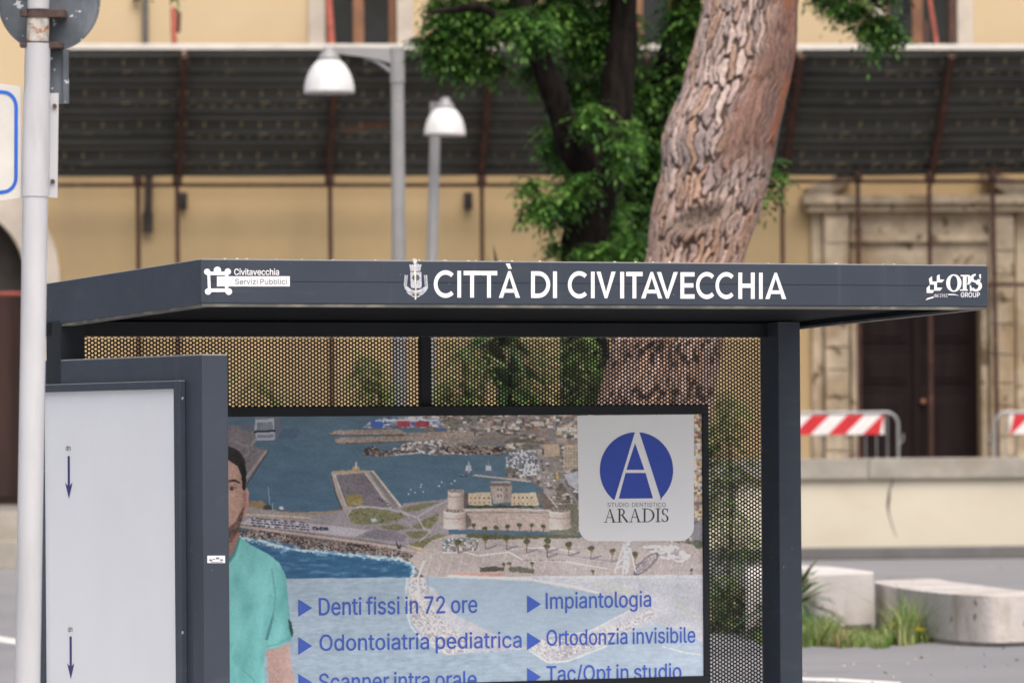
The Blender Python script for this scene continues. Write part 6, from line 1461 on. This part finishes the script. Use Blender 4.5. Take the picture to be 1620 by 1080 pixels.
arm = inpoly([(422, 1027), (440, 1024), (457, 1016), (461, 1050), (468, 1090), (470, 1200), (432, 1200), (426, 1090)], MX, PY); IMG[arm] = np.array((186, 148, 138)); IMG[arm] += (shade_ * 30)[arm][:, None]; stroke([(424, 1046), (434, 1062), (440, 1074)], 1.2, (206, 172, 162), .7)
det = (fbm(PX / 1.9, PY / 1.7, 301, 3) - .5) * 44 + (fbm(PX / 60, PY / 40, 302, 3) - .5) * 26
landm = (IMG[..., 0] > IMG[..., 2] - 6)
IMG += (det * np.where(landm, 1.0, .35))[..., None]
K5 = np.array([.0, .17, .66, .17, .0])
for ax_ in (0, 1):
    pad = np.pad(IMG, [(2, 2) if a_ == ax_ else (0, 0) for a_ in range(3)], mode='edge')
    IMG[:] = sum(K5[j] * np.take(pad, np.arange(j, j + IMG.shape[ax_]), axis=ax_) for j in range(5))
g_l = IMG.mean(-1, keepdims=True)
IMG[:] = g_l + (IMG - g_l) * .82
IMG[:] = np.where((PY < 914)[..., None] & ~((MX < 470) & sc_m)[..., None], (IMG - 112) * 1.13 + 114, IMG)
IMG *= np.array((.975, .995, 1.02))
IMG[:] = np.clip(IMG, 4, 250) / 255.0
LINC = np.where(IMG <= .04045, IMG / 12.92, ((IMG + .055) / 1.055) ** 2.4)
PRN = 1.58
idx = np.arange(NU * NZ).reshape(NZ, NU)
Q = np.stack([idx[:-1, :-1], idx[1:, :-1], idx[1:, 1:], idx[:-1, 1:]], -1).reshape(-1, 4)
V = np.stack([GU, np.full_like(GU, vPr), GZ], -1).reshape(-1, 3)
prn = np_mesh('poster_print', V, Q, M['print'], case2, np.clip(LINC * PRN, 0, .9).reshape(-1, 3))
m = MB(); m.box(iu0, iu1, vPr, vPr + .004, izb, zlow - .0005); m.build('poster_lower_half', M['card'], case2)
# clinic card and emblem
kB = lambda x, y: (700 + x / 3.6, 640 + y / 3.6)
cd = [(767, 62), (1433, 55), (1432, 700)] + [(1352 + 80 * math.cos(R(a_)), 695 + 80 * math.sin(R(a_))) for a_ in range(0, 91, 10)] + [(857 + 80 * math.cos(R(a_)), 697 + 80 * math.sin(R(a_))) for a_ in range(90, 181, 10)]
zc_top = iz
m = MB(); cpl = [FS.pix(*kB(x, y), vPr - .0015) for x, y in cd]; cpl = [(p[0], min(p[1], iz - .0005)) for p in cpl]; m.flat([cpl], vPr - .0015); m.build('logo_card', M['card'], case2)
ccx, ccy, crx, cry = 1105, 372, 209, 216
def onc(a_): return (ccx + crx * math.cos(R(a_)), ccy + cry * math.sin(R(a_)))
left_ = [(1096, 157), (980, 540)] + [onc(a_) for a_ in np.linspace(129, 266, 30)]
right_ = [(1122, 157)] + [onc(a_) for a_ in np.linspace(-85, 51, 30)] + [(1246, 539)]
decal([left_, right_, [(1097, 218), (1150, 370), (1048, 370)], [(1043, 388), (1157, 388), (1199, 532), (1004, 534)]], vPr - .0025, 'clinic_emblem', M['logo_blue'], case2, kB)
put_text('STUDIO  DENTISTICO', 700 + 940 / 3.6, 700 + 1272 / 3.6, 640 + 557 / 3.6, 640 + 580 / 3.6, 'T', FS, vPr - .0025, M['vinyl_dark'], case2, -.02)
def serif(ch):
    hs = .05
    if ch == 'A': return .98, [[(.10, 0), (.155, 0), (.475, .98), (.44, 1)], [(.42, 1), (.50, 1), (.86, 0), (.71, 0)], rect(.26, .34, .66, .385), rect(0, 0, .26, hs), rect(.62, 0, .98, hs)]
    if ch == 'R': return .88, [rect(.12, 0, .25, 1), rect(0, 0, .36, hs), rect(0, 1 - hs, .3, 1), arcs(.30, .755, .30, .245, -90, 90, .12, .05, 16), rect(.25, .95, .3, 1), rect(.25, .51, .3, .56), [(.32, .53), (.46, .53), (.90, 0), (.72, 0)]]
    if ch == 'D': return .98, [rect(.12, 0, .25, 1), rect(0, 0, .25, hs), rect(0, 1 - hs, .25, 1), arcs(.34, .5, .62, .5, -90, 90, .14, .05, 24), rect(.25, 0, .34, hs), rect(.25, 1 - hs, .34, 1)]
    if ch == 'I': return .40, [rect(.135, 0, .265, 1), rect(0, 0, .4, hs), rect(0, 1 - hs, .4, 1)]
    if ch == 'S': return .60, [arcs(.29, .745, .25, .255, 35, 250, .12, .05, 18), arcs(.29, .255, .27, .255, -150, 70, .13, .05, 18), [(.08, .64), (.20, .58), (.54, .36), (.46, .46), (.2, .64)], rect(.46, .72, .52, .97), rect(.03, .03, .08, .28)]
adv = 0; gl = []
for ch in 'ARADIS':
    w_, pg = serif(ch); gl.append((adv, w_, pg)); adv += w_ + .06
tw = adv - .06
m = MB(); kk = 0
for (ox, w_, pg) in gl:
    for q in pg:
        v_ = vPr - .0025 - .00003 * (kk % 7); kk += 1
        m.flat([[FS.pix(*kB(920 + (ox + x) / tw * 370, 670 - 3 * (ox + x) / tw - y * 78), v_) for x, y in q]], v_)
m.build('lettering', M['ink'], case2)
# services list
def line(txt, x0, x1, ytop, ybase, sl, tri_x, tri_y, ref='d'):
    put_text(txt, x0, x1, ytop, ybase, ref, FS, vPr - .0025, M['text_blue'], case2, .03, sl)
    decal([[(tri_x, tri_y - 14), (tri_x + 22, tri_y), (tri_x, tri_y + 14)]], vPr - .0025, 'bullet_mark', M['text_blue'], case2, lambda x, y: (x, y))
line('Denti fissi in 72 ore', 505, 755, 945.5, 973, -.017, 472, 961, 'd')
line('Odontoiatria pediatrica', 506, 825, 1003.5, 1029, -.0165, 472, 1021, 'd')
line('Scanner intra orale', 505, 754, 1065, 1091, -.02, 472, 1079, 'l')
line('Impiantologia', 864, 1030, 937.5, 962.5, -.021, 834, 955, 'l')
line('Ortodonzia invisibile', 865, 1100, 996, 1021, -.022, 834, 1013.5, 'd')
line('Tac/Opt in studio', 865, 1078, 1053, 1078, -.023, 834, 1070, 'd')
